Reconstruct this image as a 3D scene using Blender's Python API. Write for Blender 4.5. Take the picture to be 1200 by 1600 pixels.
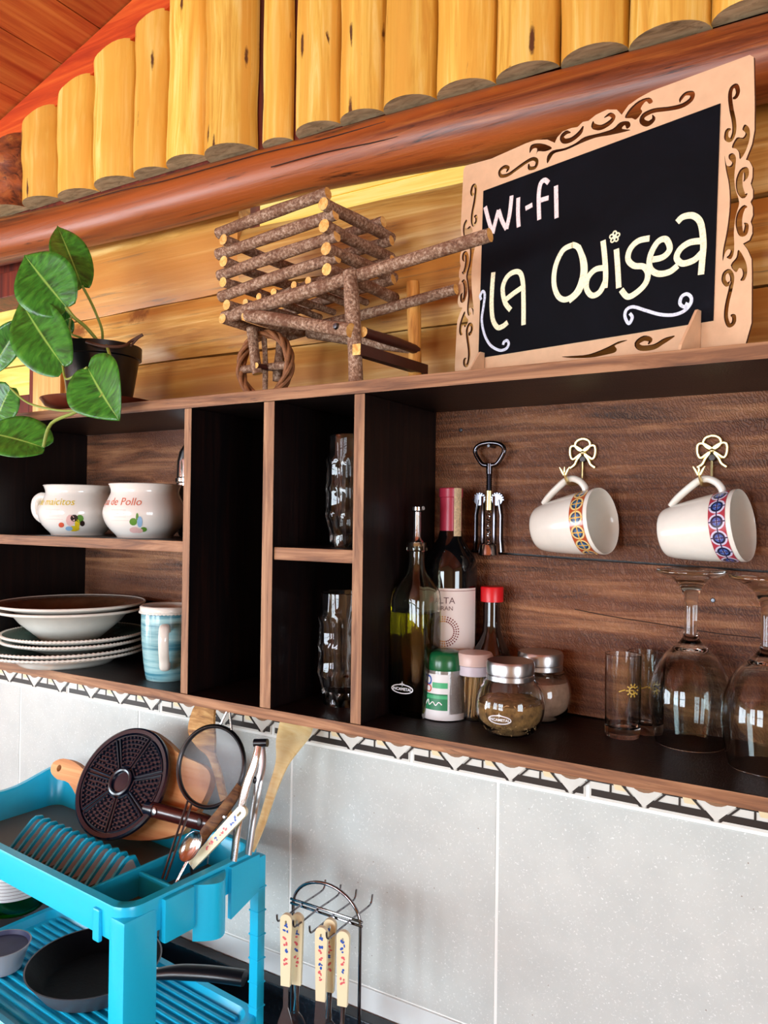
import bpy, bmesh, math, random
from mathutils import Vector, Matrix, Quaternion
random.seed(7)
for o in list(bpy.data.objects): bpy.data.objects.remove(o)
SC = bpy.context.scene
COL = SC.collection
EZ = 1.72            # eye height above the floor; coordinates below are relative to the eye
PI = math.pi
# ---------------------------------------------------------------- camera
FPX, YAW, PITCH, ROLL, CD = 1200.0, math.radians(30.858), math.radians(0.4435), math.radians(0.7395), 0.8
_f = Vector((-math.sin(YAW)*math.cos(PITCH), math.cos(YAW)*math.cos(PITCH), math.sin(PITCH)))
_r = Vector((math.cos(YAW), math.sin(YAW), 0)); _u = _r.cross(_f)
_r, _u = _r*math.cos(ROLL)+_u*math.sin(ROLL), -_r*math.sin(ROLL)+_u*math.cos(ROLL)
CAM = Vector((0, -CD, 0))
cd = bpy.data.cameras.new('camera'); cam = bpy.data.objects.new('camera', cd); COL.objects.link(cam)
cd.sensor_fit = 'VERTICAL'; cd.sensor_height = 36; cd.lens = FPX/1600*36; cd.clip_start = .02
cam.matrix_world = Matrix(((_r.x, _u.x, -_f.x, 0), (_r.y, _u.y, -_f.y, -CD), (_r.z, _u.z, -_f.z, EZ), (0, 0, 0, 1)))
SC.camera = cam
# ---------------------------------------------------------------- world, lights, exposure
w = bpy.data.worlds.new('world'); SC.world = w; w.use_nodes = True
bg = w.node_tree.nodes['Background']; bg.inputs[0].default_value = (.80, .90, 1, 1); bg.inputs[1].default_value = 3.2
SC.view_settings.view_transform = 'Standard'; SC.view_settings.look = 'None'
SC.view_settings.gamma = 1; SC.view_settings.exposure = -0.55; SC.view_settings.use_curve_mapping = False
SC.cycles.use_denoising = True; SC.cycles.sample_clamp_indirect = 6; SC.cycles.max_bounces = 10
SC.cycles.transmission_bounces = 10; SC.cycles.glossy_bounces = 5; SC.cycles.diffuse_bounces = 3
def area(name, loc, target, sx, sy, power, col):
    l = bpy.data.lights.new(name, 'AREA'); l.shape = 'RECTANGLE'; l.size = sx; l.size_y = sy; l.energy = power; l.color = col
    o = bpy.data.objects.new(name, l); COL.objects.link(o); o.location = Vector(loc)+Vector((0, 0, EZ))
    o.rotation_euler = (Vector(target)-Vector(loc)).to_track_quat('-Z', 'Y').to_euler(); return o
sun = bpy.data.lights.new('sun', 'SUN'); sun.energy = 5.0; sun.angle = .01; sun.color = (1, .95, .85); so_ = bpy.data.objects.new('sun', sun); COL.objects.link(so_)
so_.rotation_euler = Vector((.25, .50, -.83)).to_track_quat('-Z', 'Y').to_euler()
# daylight arriving through the front and left windows, added fill at right: one area light in each opening
WIN_FRONT = [(-2.75, -1.75), (-1.35, -.45)]; WFZ = (-.75, .30)      # windows in the wall behind the camera
FILL_RIGHT = (-2.6, -1.3); WRZ = (-.75, .35)
WIN_LEFT = (-2.5, -1.1); WLZ = (-.75, .05)
for a, b in WIN_FRONT:
    area('window_or_fill_light', ((a+b)/2, -3.46, sum(WFZ)/2), ((a+b)/2, 0, sum(WFZ)/2), b-a, WFZ[1]-WFZ[0], 88, (.80, .91, 1))
area('window_or_fill_light', (-3.12, sum(WIN_LEFT)/2, sum(WLZ)/2), (0, sum(WIN_LEFT)/2, sum(WLZ)/2), WIN_LEFT[1]-WIN_LEFT[0], WLZ[1]-WLZ[0], 88, (.80, .91, 1))
area('window_or_fill_light', (2.52, sum(FILL_RIGHT)/2, sum(WRZ)/2), (0, sum(FILL_RIGHT)/2, sum(WRZ)/2), FILL_RIGHT[1]-FILL_RIGHT[0], WRZ[1]-WRZ[0], 85, (.82, .92, 1))  # added fill that brightens faces turned to the right
# ---------------------------------------------------------------- pixel helpers (1200 x 1600 frame -> a point at a known depth)
def ray(x, y): return _f+_r*((x-600)/FPX)-_u*((y-800)/FPX)
def pY(x, y, Y): d = ray(x, y); return CAM+d*((Y-CAM.y)/d.y)
def pZ(x, y, Z): d = ray(x, y); return CAM+d*((Z-CAM.z)/d.z)
# ---------------------------------------------------------------- materials
def lin(h):
    h = h.lstrip('#'); v = [int(h[i:i+2], 16)/255 for i in (0, 2, 4)]
    return tuple(((c+.055)/1.055)**2.4 if c > .04045 else c/12.92 for c in v)+(1,)
class NT:
    def __init__(s, name):
        s.m = bpy.data.materials.new(name); s.m.use_nodes = True; s.t = s.m.node_tree; s.b = s.t.nodes['Principled BSDF']
    def n(s, typ, **kw):
        nd = s.t.nodes.new(typ)
        for k, v in kw.items(): setattr(nd, k, v)
        return nd
    def l(s, a, b): s.t.links.new(a, b)
    def ramp(s, fac, stops):
        r = s.n('ShaderNodeValToRGB'); e = r.color_ramp.elements
        while len(e) < len(stops): e.new(.5)
        for i, (p, c) in enumerate(stops):
            e[i].position = p; e[i].color = lin(c) if isinstance(c, str) else c
        s.l(fac, r.inputs[0]); return r.outputs[0]
    def mix(s, fac, a, b, mode='MIX'):
        m = s.n('ShaderNodeMix', data_type='RGBA', blend_type=mode)
        for i, v in ((0, fac), (6, a), (7, b)):
            if hasattr(v, 'links') or hasattr(v, 'is_linked'): s.l(v, m.inputs[i])
            else: m.inputs[i].default_value = v
        return m.outputs[2]
    def coords(s, scale, rnd=True, kind='Object'):
        tc = s.n('ShaderNodeTexCoord'); v = tc.outputs[kind]
        if rnd:
            oi = s.n('ShaderNodeObjectInfo'); mu = s.n('ShaderNodeVectorMath', operation='SCALE'); mu.inputs[0].default_value = (7.3, 3.1, 5.7)
            s.l(oi.outputs['Random'], mu.inputs['Scale']); ad = s.n('ShaderNodeVectorMath', operation='ADD'); s.l(v, ad.inputs[0]); s.l(mu.outputs[0], ad.inputs[1]); v = ad.outputs[0]
        mp = s.n('ShaderNodeMapping'); mp.inputs['Scale'].default_value = scale; s.l(v, mp.inputs[0]); return mp.outputs[0]
    def noise(s, vec, scale=1, detail=5, rough=.6, dist=0):
        n = s.n('ShaderNodeTexNoise'); n.inputs['Scale'].default_value = scale; n.inputs['Detail'].default_value = detail
        n.inputs['Roughness'].default_value = rough; n.inputs['Distortion'].default_value = dist; s.l(vec, n.inputs['Vector']); return n.outputs['Fac']
    def bump(s, h, strength=.2, dist=.002):
        b = s.n('ShaderNodeBump'); b.inputs['Strength'].default_value = strength; b.inputs['Distance'].default_value = dist
        s.l(h, b.inputs['Height']); s.l(b.outputs[0], s.b.inputs['Normal'])
    def set(s, **kw):
        for k, v in kw.items():
            s.b.inputs[k.replace('_', ' ')].default_value = v
        return s
def mat(name, color, rough=.5, metal=0, spec=.5, coat=0, var=0, varscale=40, bump=0):
    t = NT(name); c = lin(color)
    t.set(Base_Color=c, Roughness=rough, Metallic=metal, Coat_Weight=coat); t.b.inputs['Specular IOR Level'].default_value = spec
    if var or bump:
        f = t.noise(t.coords((1, 1, 1)), varscale, 4)
        if var:
            d = tuple(x*(1-var) for x in c[:3])+(1,); b = tuple(min(1, x*(1+var)) for x in c[:3])+(1,)
            t.l(t.ramp(f, [(.3, d), (.7, b)]), t.b.inputs['Base Color'])
        if bump: t.bump(f, bump)
    return t.m
def glass(name, color='#ffffff', rough=0.0, ior=1.45):
    t = NT(name); t.set(Base_Color=lin(color), Roughness=rough, IOR=ior); t.b.inputs['Transmission Weight'].default_value = 1; return t.m
def wood(name, cols, axis='X', grain=70, stretch=.05, rough=.5, coat=0, streak=None, streak_at=(.58, .72), bump=.25, knots=None, patch=None, saw=0, spec=.4, hue=.14):
    t = NT(name); sc = [grain]*3; sc['XYZ'.index(axis)] = grain*stretch
    v = t.coords(tuple(sc))
    f = t.noise(v, 1, 8, .62, .8)
    col = t.ramp(f, [(.34, cols[0]), (.5, cols[1]), (.66, cols[2])])
    sc2 = [x*.22 for x in sc]; sc2['XYZ'.index(axis)] *= .7
    v2 = t.coords(tuple(sc2))
    g = t.noise(v2, 1, 5, .6, 1.2)
    if patch:
        col = t.mix(t.ramp(g, [(.45, (0, 0, 0, 1)), (.62, (1, 1, 1, 1))]), col, lin(patch))
    if streak:
        h = t.noise(t.coords(tuple(x*.55 for x in sc)), 1.3, 6, .7, 2.0)
        col = t.mix(t.ramp(h, [(streak_at[0], (0, 0, 0, 1)), (streak_at[1], (1, 1, 1, 1))]), col, lin(streak))
    for spot in (knots or []):          # (across, along, size, colour, share of cells): knots, pits and worm slits
        kv = [spot[0]]*3; kv['XYZ'.index(axis)] = spot[1]
        vo = t.n('ShaderNodeTexVoronoi'); vo.inputs['Scale'].default_value = 1; t.l(t.coords(tuple(kv)), vo.inputs['Vector'])
        ds = t.n('ShaderNodeMath', operation='ADD'); t.l(vo.outputs['Distance'], ds.inputs[0]); nz_ = t.noise(t.coords((90, 90, 90)), 1, 3); ms = t.n('ShaderNodeMath', operation='MULTIPLY_ADD'); t.l(nz_, ms.inputs[0]); ms.inputs[1].default_value = spot[2]*.9; ms.inputs[2].default_value = -spot[2]*.45; t.l(ms.outputs[0], ds.inputs[1])
        sg = t.n('ShaderNodeSeparateColor'); t.l(vo.outputs['Color'], sg.inputs[0]); lt = t.n('ShaderNodeMath', operation='LESS_THAN'); t.l(sg.outputs[0], lt.inputs[0]); lt.inputs[1].default_value = spot[4]
        mk = t.n('ShaderNodeMath', operation='MULTIPLY'); t.l(t.ramp(ds.outputs[0], [(spot[2]*.6, (1, 1, 1, 1)), (spot[2], (0, 0, 0, 1))]), mk.inputs[0]); t.l(lt.outputs[0], mk.inputs[1])
        col = t.mix(mk.outputs[0], col, lin(spot[3]))
    oi = t.n('ShaderNodeObjectInfo'); mr = t.n('ShaderNodeMapRange'); mr.inputs[3].default_value = 1-hue; mr.inputs[4].default_value = 1+hue
    t.l(oi.outputs['Random'], mr.inputs[0]); hs = t.n('ShaderNodeHueSaturation'); t.l(mr.outputs[0], hs.inputs['Value']); t.l(col, hs.inputs['Color'])
    col = hs.outputs[0]
    hgt = f
    if saw:
        sv = t.coords((1, 1, 1)); mp = t.n('ShaderNodeMapping'); mp.inputs['Rotation'].default_value = (0, .5, 0); t.l(sv, mp.inputs[0])
        wv = t.n('ShaderNodeTexWave'); wv.inputs['Scale'].default_value = 90; wv.inputs['Distortion'].default_value = 14; wv.inputs['Detail'].default_value = 3; wv.inputs['Detail Scale'].default_value = 1.5
        t.l(mp.outputs[0], wv.inputs['Vector'])
        ma = t.n('ShaderNodeMath', operation='MULTIPLY_ADD'); t.l(wv.outputs['Fac'], ma.inputs[0]); ma.inputs[1].default_value = saw; t.l(f, ma.inputs[2]); hgt = ma.outputs[0]
        col = t.mix(t.ramp(wv.outputs['Fac'], [(.2, (0, 0, 0, 1)), (.9, (.2, .2, .2, 1))]), col, lin(cols[2]))
    t.l(col, t.b.inputs['Base Color']); t.bump(hgt, bump)
    t.set(Roughness=rough, Coat_Weight=coat); t.b.inputs['Specular IOR Level'].default_value = spec; t.b.inputs['Coat Roughness'].default_value = .25
    return t.m
M = {}
M['log_z'] = wood('golden_log', ('#cf9434', '#e8b850', '#f4d27c'), 'Z', 75, .06, .55, streak='#9a6a30', streak_at=(.66, .74), patch='#dfa23e', coat=.1, bump=.4, knots=[(70, 14, .30, '#5a3214', .16), (11, 7, .20, '#8a4e20', .10), (11, 7, .10, '#4a260e', .10)])
M['log_end'] = wood('grey_cut_end', ('#8a7858', '#b09c78', '#c4b08a'), 'X', 90, .3, .8, streak='#6a5638')
M['plank'] = wood('pine_plank', ('#a86c2c', '#cf9a4c', '#e6bf78'), 'X', 60, .05, .48, streak='#7c6444', streak_at=(.58, .70), patch='#bd7e36', coat=.15, bump=.35, knots=[(9, 6, .24, '#8a5428', .2), (9, 6, .12, '#4a260e', .2)])
M['beam'] = wood('varnished_beam', ('#421c0c', '#74381a', '#a2602c'), 'X', 60, .05, .40, coat=.22, streak='#2c120a', streak_at=(.58, .68), patch='#a05020', hue=.02, bump=.6, knots=[(9, 5, .22, '#3a160a', .25)])
M['rafter'] = wood('orange_rafter', ('#a03010', '#bc4216', '#cc5820'), 'X', 60, .05, .5, streak='#7a200c', streak_at=(.66, .76))
M['ceil_board'] = wood('stained_ceiling_board', ('#a03c18', '#bc5a28', '#cc7438'), 'Y', 50, .05, .5, streak='#6a2a10', streak_at=(.66, .78), knots=[(7, 5, .26, '#7a2c14', .3)], hue=.22)
M['shelf'] = wood('dark_stained_wood', ('#080405', '#140908', '#24110c'), 'X', 80, .05, .42, streak='#0e0606', saw=.3, spec=.35)
M['shelf_z'] = wood('dark_stained_upright', ('#060306', '#100707', '#1e0d0a'), 'Z', 80, .05, .45, streak='#0e0606', spec=.3)
M['back'] = wood('rough_sawn_back_board', ('#30160e', '#74442a', '#a8744e'), 'X', 60, .07, .5, streak='#1e0d0c', streak_at=(.58, .74), saw=.45, bump=.6, patch='#52281a')
M['edge'] = wood('worn_shelf_edge', ('#5a3a26', '#84593a', '#a87c58'), 'X', 90, .06, .6, streak='#3a2216', streak_at=(.62, .74), hue=.04)
M['edge_z'] = wood('worn_upright_edge', ('#6a4630', '#946a4a', '#b48a66'), 'Z', 90, .06, .6, streak='#4a2c1c', streak_at=(.62, .74), hue=.04)
M['pine'] = wood('pine_trim', ('#cf9850', '#e3b26a', '#eec688'), 'Z', 60, .05, .5)
M['redframe'] = wood('red_brown_frame', ('#4a1810', '#6a2414', '#80301a'), 'Z', 60, .05, .5)
M['outside'] = wood('yellow_outside_board', ('#efc04e', '#f6d468', '#fbe28c'), 'X', 40, .05, .7, hue=.05)
M['roomwall'] = wood('room_log_wall', ('#b88a54', '#cfa468', '#dcb880'), 'X', 30, .05, .6)
M['floor'] = wood('floor_board', ('#8a6444', '#a88058', '#bc946a'), 'X', 30, .05, .5)
M['bark'] = None
def bark():
    t = NT('twig_bark'); v = t.coords((1, 1, 1)); f = t.noise(v, 260, 5, .7); g = t.noise(v, 45, 4)
    c = t.ramp(f, [(.35, '#54382a'), (.5, '#8c684e'), (.66, '#c2aa94')]); c = t.mix(t.ramp(g, [(.48, (0, 0, 0, 1)), (.66, (.8, .8, .8, 1))]), c, lin('#643a20'))
    t.l(c, t.b.inputs['Base Color']); t.bump(f, .5); t.set(Roughness=.75); return t.m
M['bark'] = bark()
M['twigcut'] = wood('twig_cut_end', ('#c88a40', '#e0aa5c', '#ecc27c'), 'Y', 120, .3, .7)
M['stripped'] = wood('stripped_twig', ('#b06a28', '#d89440', '#e8b060'), 'Z', 90, .08, .6)
M['vine'] = mat('twisted_vine', '#8a5630', .7, var=.35, varscale=150, bump=.4)
M['dowel'] = mat('dark_red_dowel', '#401610', .5, var=.2)
M['mdf'] = mat('raw_mdf', '#d9b08a', .65, var=.06, varscale=60)
M['mdf_edge'] = mat('laser_cut_edge', '#4a2410', .8)
def slate():
    t = NT('blackboard_paint'); v = t.coords((1, 1, 1), False); f = t.noise(v, 9, 5, .65, .6)
    t.l(t.ramp(f, [(.45, '#05060c'), (.62, '#080a12'), (.8, '#1a1c26')]), t.b.inputs['Base Color']); t.set(Roughness=.7); t.b.inputs['Specular IOR Level'].default_value = .1; return t.m
M['slate'] = slate()
def chalk(n, c):
    t = NT(n); f = t.noise(t.coords((1, 1, 1), False), 420, 4); d = tuple(x*.72 for x in lin(c)[:3])+(1,)
    t.l(t.ramp(f, [(.36, d), (.5, c)]), t.b.inputs['Base Color']); t.set(Roughness=1); return t.m
M['chalk_y'] = chalk('yellow_chalk', '#fbf6d0'); M['chalk_p'] = chalk('pink_chalk', '#f2dcda'); M['chalk_b'] = chalk('blue_chalk', '#dce2f2')
def tile():
    t = NT('speckled_tile'); v = t.coords((1, 1, 1)); f = t.noise(v, 14, 3); g = t.noise(v, 330, 3, .7)
    c = t.ramp(f, [(.3, '#c2c6c3'), (.7, '#cdd0cc')]); c = t.mix(t.ramp(g, [(.60, (0, 0, 0, 1)), (.70, (1, 1, 1, 1))]), c, lin('#eef0ee'))
    vo = t.n('ShaderNodeTexVoronoi'); vo.inputs['Scale'].default_value = 38; t.l(v, vo.inputs['Vector'])
    c = t.mix(t.ramp(vo.outputs['Distance'], [(.02, (1, 1, 1, 1)), (.04, (0, 0, 0, 1))]), c, lin('#8a7a6c'))
    t.l(c, t.b.inputs['Base Color']); t.set(Roughness=.28); return t.m
M['tile'] = tile()
M['grout'] = mat('white_grout', '#f0f0ec', .8)
M['ceramic'] = mat('white_border_ceramic', '#dcd8d0', .25, var=.05, varscale=60)
M['black_print'] = mat('black_tile_print', '#1c1512', .3)
M['brown_print'] = mat('brown_tile_print', '#8a6448', .3)
M['cream_print'] = mat('cream_tile_print', '#e4cfa6', .3)
M['palestrip'] = mat('pale_tile_strip', '#dfe4e4', .3)
M['counter'] = mat('dark_stone_counter', '#1a2028', .22, var=.4, varscale=200)
M['cream_wall'] = mat('plaster', '#8a6a4a', .8)
M['black_plastic'] = mat('black_plastic', '#0a0a0d', .3)
M['soil'] = mat('soil', '#20140c', .95, var=.4, varscale=200, bump=.6)
M['terracotta'] = mat('glazed_terracotta', '#5c2416', .3, var=.15, coat=.3)
M['stem'] = mat('green_stem', '#86963e', .5)
M['brownstem'] = mat('brown_stem', '#4a2a18', .6)
def leaf():
    t = NT('pothos_leaf'); tc = t.n('ShaderNodeTexCoord'); sp = t.n('ShaderNodeSeparateXYZ'); t.l(tc.outputs['UV'], sp.inputs[0])
    mp = t.n('ShaderNodeMapping'); mp.inputs['Scale'].default_value = (3, 18, 1); t.l(tc.outputs['UV'], mp.inputs[0])
    f = t.noise(mp.outputs[0], 1, 4, .6, .5)
    c = t.ramp(f, [(.32, '#1a4a18'), (.55, '#347a24'), (.78, '#5c9c34')])
    e = t.ramp(sp.outputs[0], [(.475, (0, 0, 0, 1)), (.495, (1, 1, 1, 1)), (.505, (1, 1, 1, 1)), (.525, (0, 0, 0, 1))]); c = t.mix(e, c, lin('#8ab050'))
    t.l(c, t.b.inputs['Base Color']); t.set(Roughness=.32); t.b.inputs['Subsurface Weight'].default_value = 0
    wv = t.n('ShaderNodeTexNoise'); wv.inputs['Scale'].default_value = 1; mp2 = t.n('ShaderNodeMapping'); mp2.inputs['Scale'].default_value = (2, 14, 1); t.l(tc.outputs['UV'], mp2.inputs[0]); t.l(mp2.outputs[0], wv.inputs['Vector']); t.bump(wv.outputs['Fac'], .35, .003)
    return t.m
M['leaf'] = leaf()
M['porcelain'] = mat('white_porcelain', '#e8e2da', .14, coat=.4)
M['stoneware'] = mat('cream_stoneware', '#e8e4da', .2, coat=.3, var=.04)
M['plate_in'] = mat('brown_plate_glaze', '#6a4a34', .25, var=.25, varscale=30)
M['plate_teal'] = mat('teal_plate_glaze', '#4a6058', .25, var=.25, varscale=30)
def bluemug():
    t = NT('brushed_blue_glaze'); f = t.noise(t.coords((8, 8, 130), False), 1, 4, .6); g = t.noise(t.coords((60, 60, 6), False), 1, 3)
    c = t.ramp(f, [(.35, '#3f7f92'), (.5, '#86b8c0'), (.68, '#a9d2d4')]); c = t.mix(t.ramp(g, [(.6, (0, 0, 0, 1)), (.7, (.6, .6, .6, 1))]), c, lin('#cfe4e2'))
    t.l(c, t.b.inputs['Base Color']); t.set(Roughness=.22, Coat_Weight=.3); return t.m
M['bluemug'] = bluemug()
M['inbrown'] = mat('orange_brown_glaze', '#b07448', .25)
M['steel'] = mat('polished_steel', '#c8cace', .16, metal=1)
M['brushed'] = mat('brushed_steel', '#b4b4b6', .3, metal=1)
M['darksteel'] = mat('dark_steel', '#5a5c62', .3, metal=1)
M['chrome'] = mat('chrome', '#8c8a90', .07, metal=1)
M['gunmetal'] = mat('dark_chrome', '#56545a', .12, metal=1)
M['gold'] = mat('gold_metal', '#d2a850', .25, metal=1)
M['brass'] = mat('pale_gold', '#e2cf96', .35, metal=1)
M['goldprint'] = mat('gold_print', '#c09a30', .4)
M['glass'] = glass('clear_glass')
M['wineglass'] = glass('wine_glass_crystal', '#f6fbfa')
M['oilglass'] = glass('oil_bottle_glass', '#f4f8ea')
M['oil'] = glass('olive_oil', '#c8b414', ior=1.47)
M['darkglass'] = mat('dark_bottle_glass', '#07080a', .06, coat=.3)
M['brownglass'] = mat('dark_sauce_bottle', '#180a06', .08, coat=.3)
M['capsule'] = mat('red_foil_capsule', '#b03048', .35)
M['paper'] = mat('paper_label', '#e8dcd6', .6)
M['goldfoil'] = mat('tax_strip', '#c8b08a', .5, var=.3, varscale=300)
M['redcap'] = mat('red_plastic', '#d4101c', .35)
M['label_white'] = mat('white_label', '#e4e4e4', .5)
M['label_black'] = mat('black_label', '#101014', .5)
M['ink'] = mat('label_ink', '#6a4a4c', .6)
M['ink_red'] = mat('red_ink', '#7a2c20', .6); M['ink_orange'] = mat('orange_ink', '#d89a50', .6)
M['white_print'] = mat('white_print', '#f2f2f2', .5)
M['greencap'] = mat('green_plastic_cap', '#0f5c34', .25)
M['greenlabel'] = mat('green_label', '#3fae74', .45); M['darkgreenlabel'] = mat('dark_green_label', '#157a4c', .45)
M['salt'] = mat('salt', '#c4c4c2', .9, var=.1, varscale=500, bump=.4)
M['pinkcap'] = mat('pale_pink_plastic', '#dcc4bc', .35)
M['lilac'] = mat('white_plastic_collar', '#d4ccd8', .35)
M['toothpick'] = mat('toothpick_wood', '#dcb67c', .6, var=.1)
M['herb'] = mat('dried_herb', '#8a6a3c', .9, var=.5, varscale=160, bump=.5); M['herb2'] = mat('dried_herb_dark', '#5a3a20', .9, var=.4, varscale=160)
M['powder'] = mat('pale_brown_powder', '#a88870', .95, var=.2, varscale=120)
M['yellow_text'] = mat('yellow_print', '#d8bc20', .4); M['red_text'] = mat('coral_print', '#d0694c', .4)
M['green_print'] = mat('green_print', '#5c8c34', .4); M['blue_print'] = mat('blue_print', '#8ab0d0', .4); M['pink_print'] = mat('pink_print', '#e0b4ae', .4); M['tomato'] = mat('tomato_print', '#d05a40', .4); M['dark_print'] = mat('dark_print', '#2a1c18', .4)
M['rack'] = mat('turquoise_plastic', '#1cc4f0', .28, spec=.5)
M['fin'] = mat('pale_plastic_fin', '#e6eef0', .35)
M['rackfloor'] = mat('tray_mat', '#5c6862', .5)
M['iron'] = mat('black_cast_iron', '#0c1222', .24, spec=.7)
M['brownhandle'] = mat('brown_bakelite', '#3a1412', .25, coat=.4)
M['boardwood'] = wood('cutting_board_wood', ('#b4703c', '#cf9058', '#dca870'), 'X', 40, .05, .6, patch='#a85c2c')
M['spoonwood'] = wood('striped_spoon_wood', ('#7a4a20', '#b88040', '#dcae6c'), 'X', 90, .05, .6, hue=.05)
M['paddlewood'] = wood('pale_spatula_wood', ('#d8b072', '#e8c88e', '#f0d8a6'), 'X', 60, .06, .6, streak='#c08a4a', streak_at=(.68, .8))
M['darkwood'] = wood('dark_knife_wood', ('#4a2c18', '#6e4828', '#8a6238'), 'X', 90, .1, .6)
def mesh_cloth():
    t = NT('fine_wire_mesh'); t.set(Base_Color=lin('#8e9298'), Metallic=.2, Roughness=.5); t.b.inputs['Alpha'].default_value = .38; return t.m
M['wiremesh'] = mesh_cloth()
M['pan_in'] = mat('black_nonstick', '#040308', .5, spec=.12, bump=.2, varscale=140); M['pan_out'] = mat('grey_pan_side', '#5a5a60', .4)
M['blackhandle'] = mat('black_handle', '#0c0c12', .3)
M['greenbottle'] = glass('green_soap_bottle', '#2cb020', .02, 1.4)
M['soap'] = mat('green_soap', '#1c6c14', .15)
M['dishblue'] = mat('slate_blue_dish', '#343c60', .5, var=.15); M['dishrim'] = mat('grey_rim', '#a0a4ac', .4)
M['ivory'] = mat('ivory_handle', '#efe2bc', .3, coat=.2)
M['fl_blue'] = mat('blue_flower_print', '#2a5cb8', .35); M['fl_red'] = mat('red_flower_print', '#e0646c', .35)
def band(n, cols):
    t = NT(n); tc = t.n('ShaderNodeTexCoord'); v = tc.outputs['UV']
    fr = t.n('ShaderNodeVectorMath', operation='FRACTION'); t.l(v, fr.inputs[0]); sb = t.n('ShaderNodeVectorMath', operation='SUBTRACT'); t.l(fr.outputs[0], sb.inputs[0]); sb.inputs[1].default_value = (.5, .5, 0)
    ln = t.n('ShaderNodeVectorMath', operation='LENGTH'); t.l(sb.outputs[0], ln.inputs[0])
    ab = t.n('ShaderNodeVectorMath', operation='ABSOLUTE'); t.l(sb.outputs[0], ab.inputs[0]); sx = t.n('ShaderNodeSeparateXYZ'); t.l(ab.outputs[0], sx.inputs[0])
    mn = t.n('ShaderNodeMath', operation='MINIMUM'); t.l(sx.outputs[0], mn.inputs[0]); t.l(sx.outputs[1], mn.inputs[1])
    c = t.ramp(ln.outputs[1], [(.08, cols[0]), (.10, cols[1]), (.24, cols[1]), (.26, cols[2]), (.36, cols[2]), (.38, cols[3]), (.47, cols[3]), (.49, cols[4])])
    c = t.mix(t.ramp(mn.outputs[0], [(.03, (1, 1, 1, 1)), (.05, (0, 0, 0, 1))]), c, lin(cols[5]))
    t.l(c, t.b.inputs['Base Color']); t.set(Roughness=.2, Coat_Weight=.3); return t.m
M['band_a'] = band('orange_blue_mosaic', ('#f0e0c0', '#3f6e96', '#2c3c58', '#e0c888', '#b0502c', '#d8a848'))
M['band_b'] = band('red_blue_mosaic', ('#e8e0f0', '#4a62a8', '#1c2440', '#c8c4dc', '#a83a48', '#30284c'))
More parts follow.
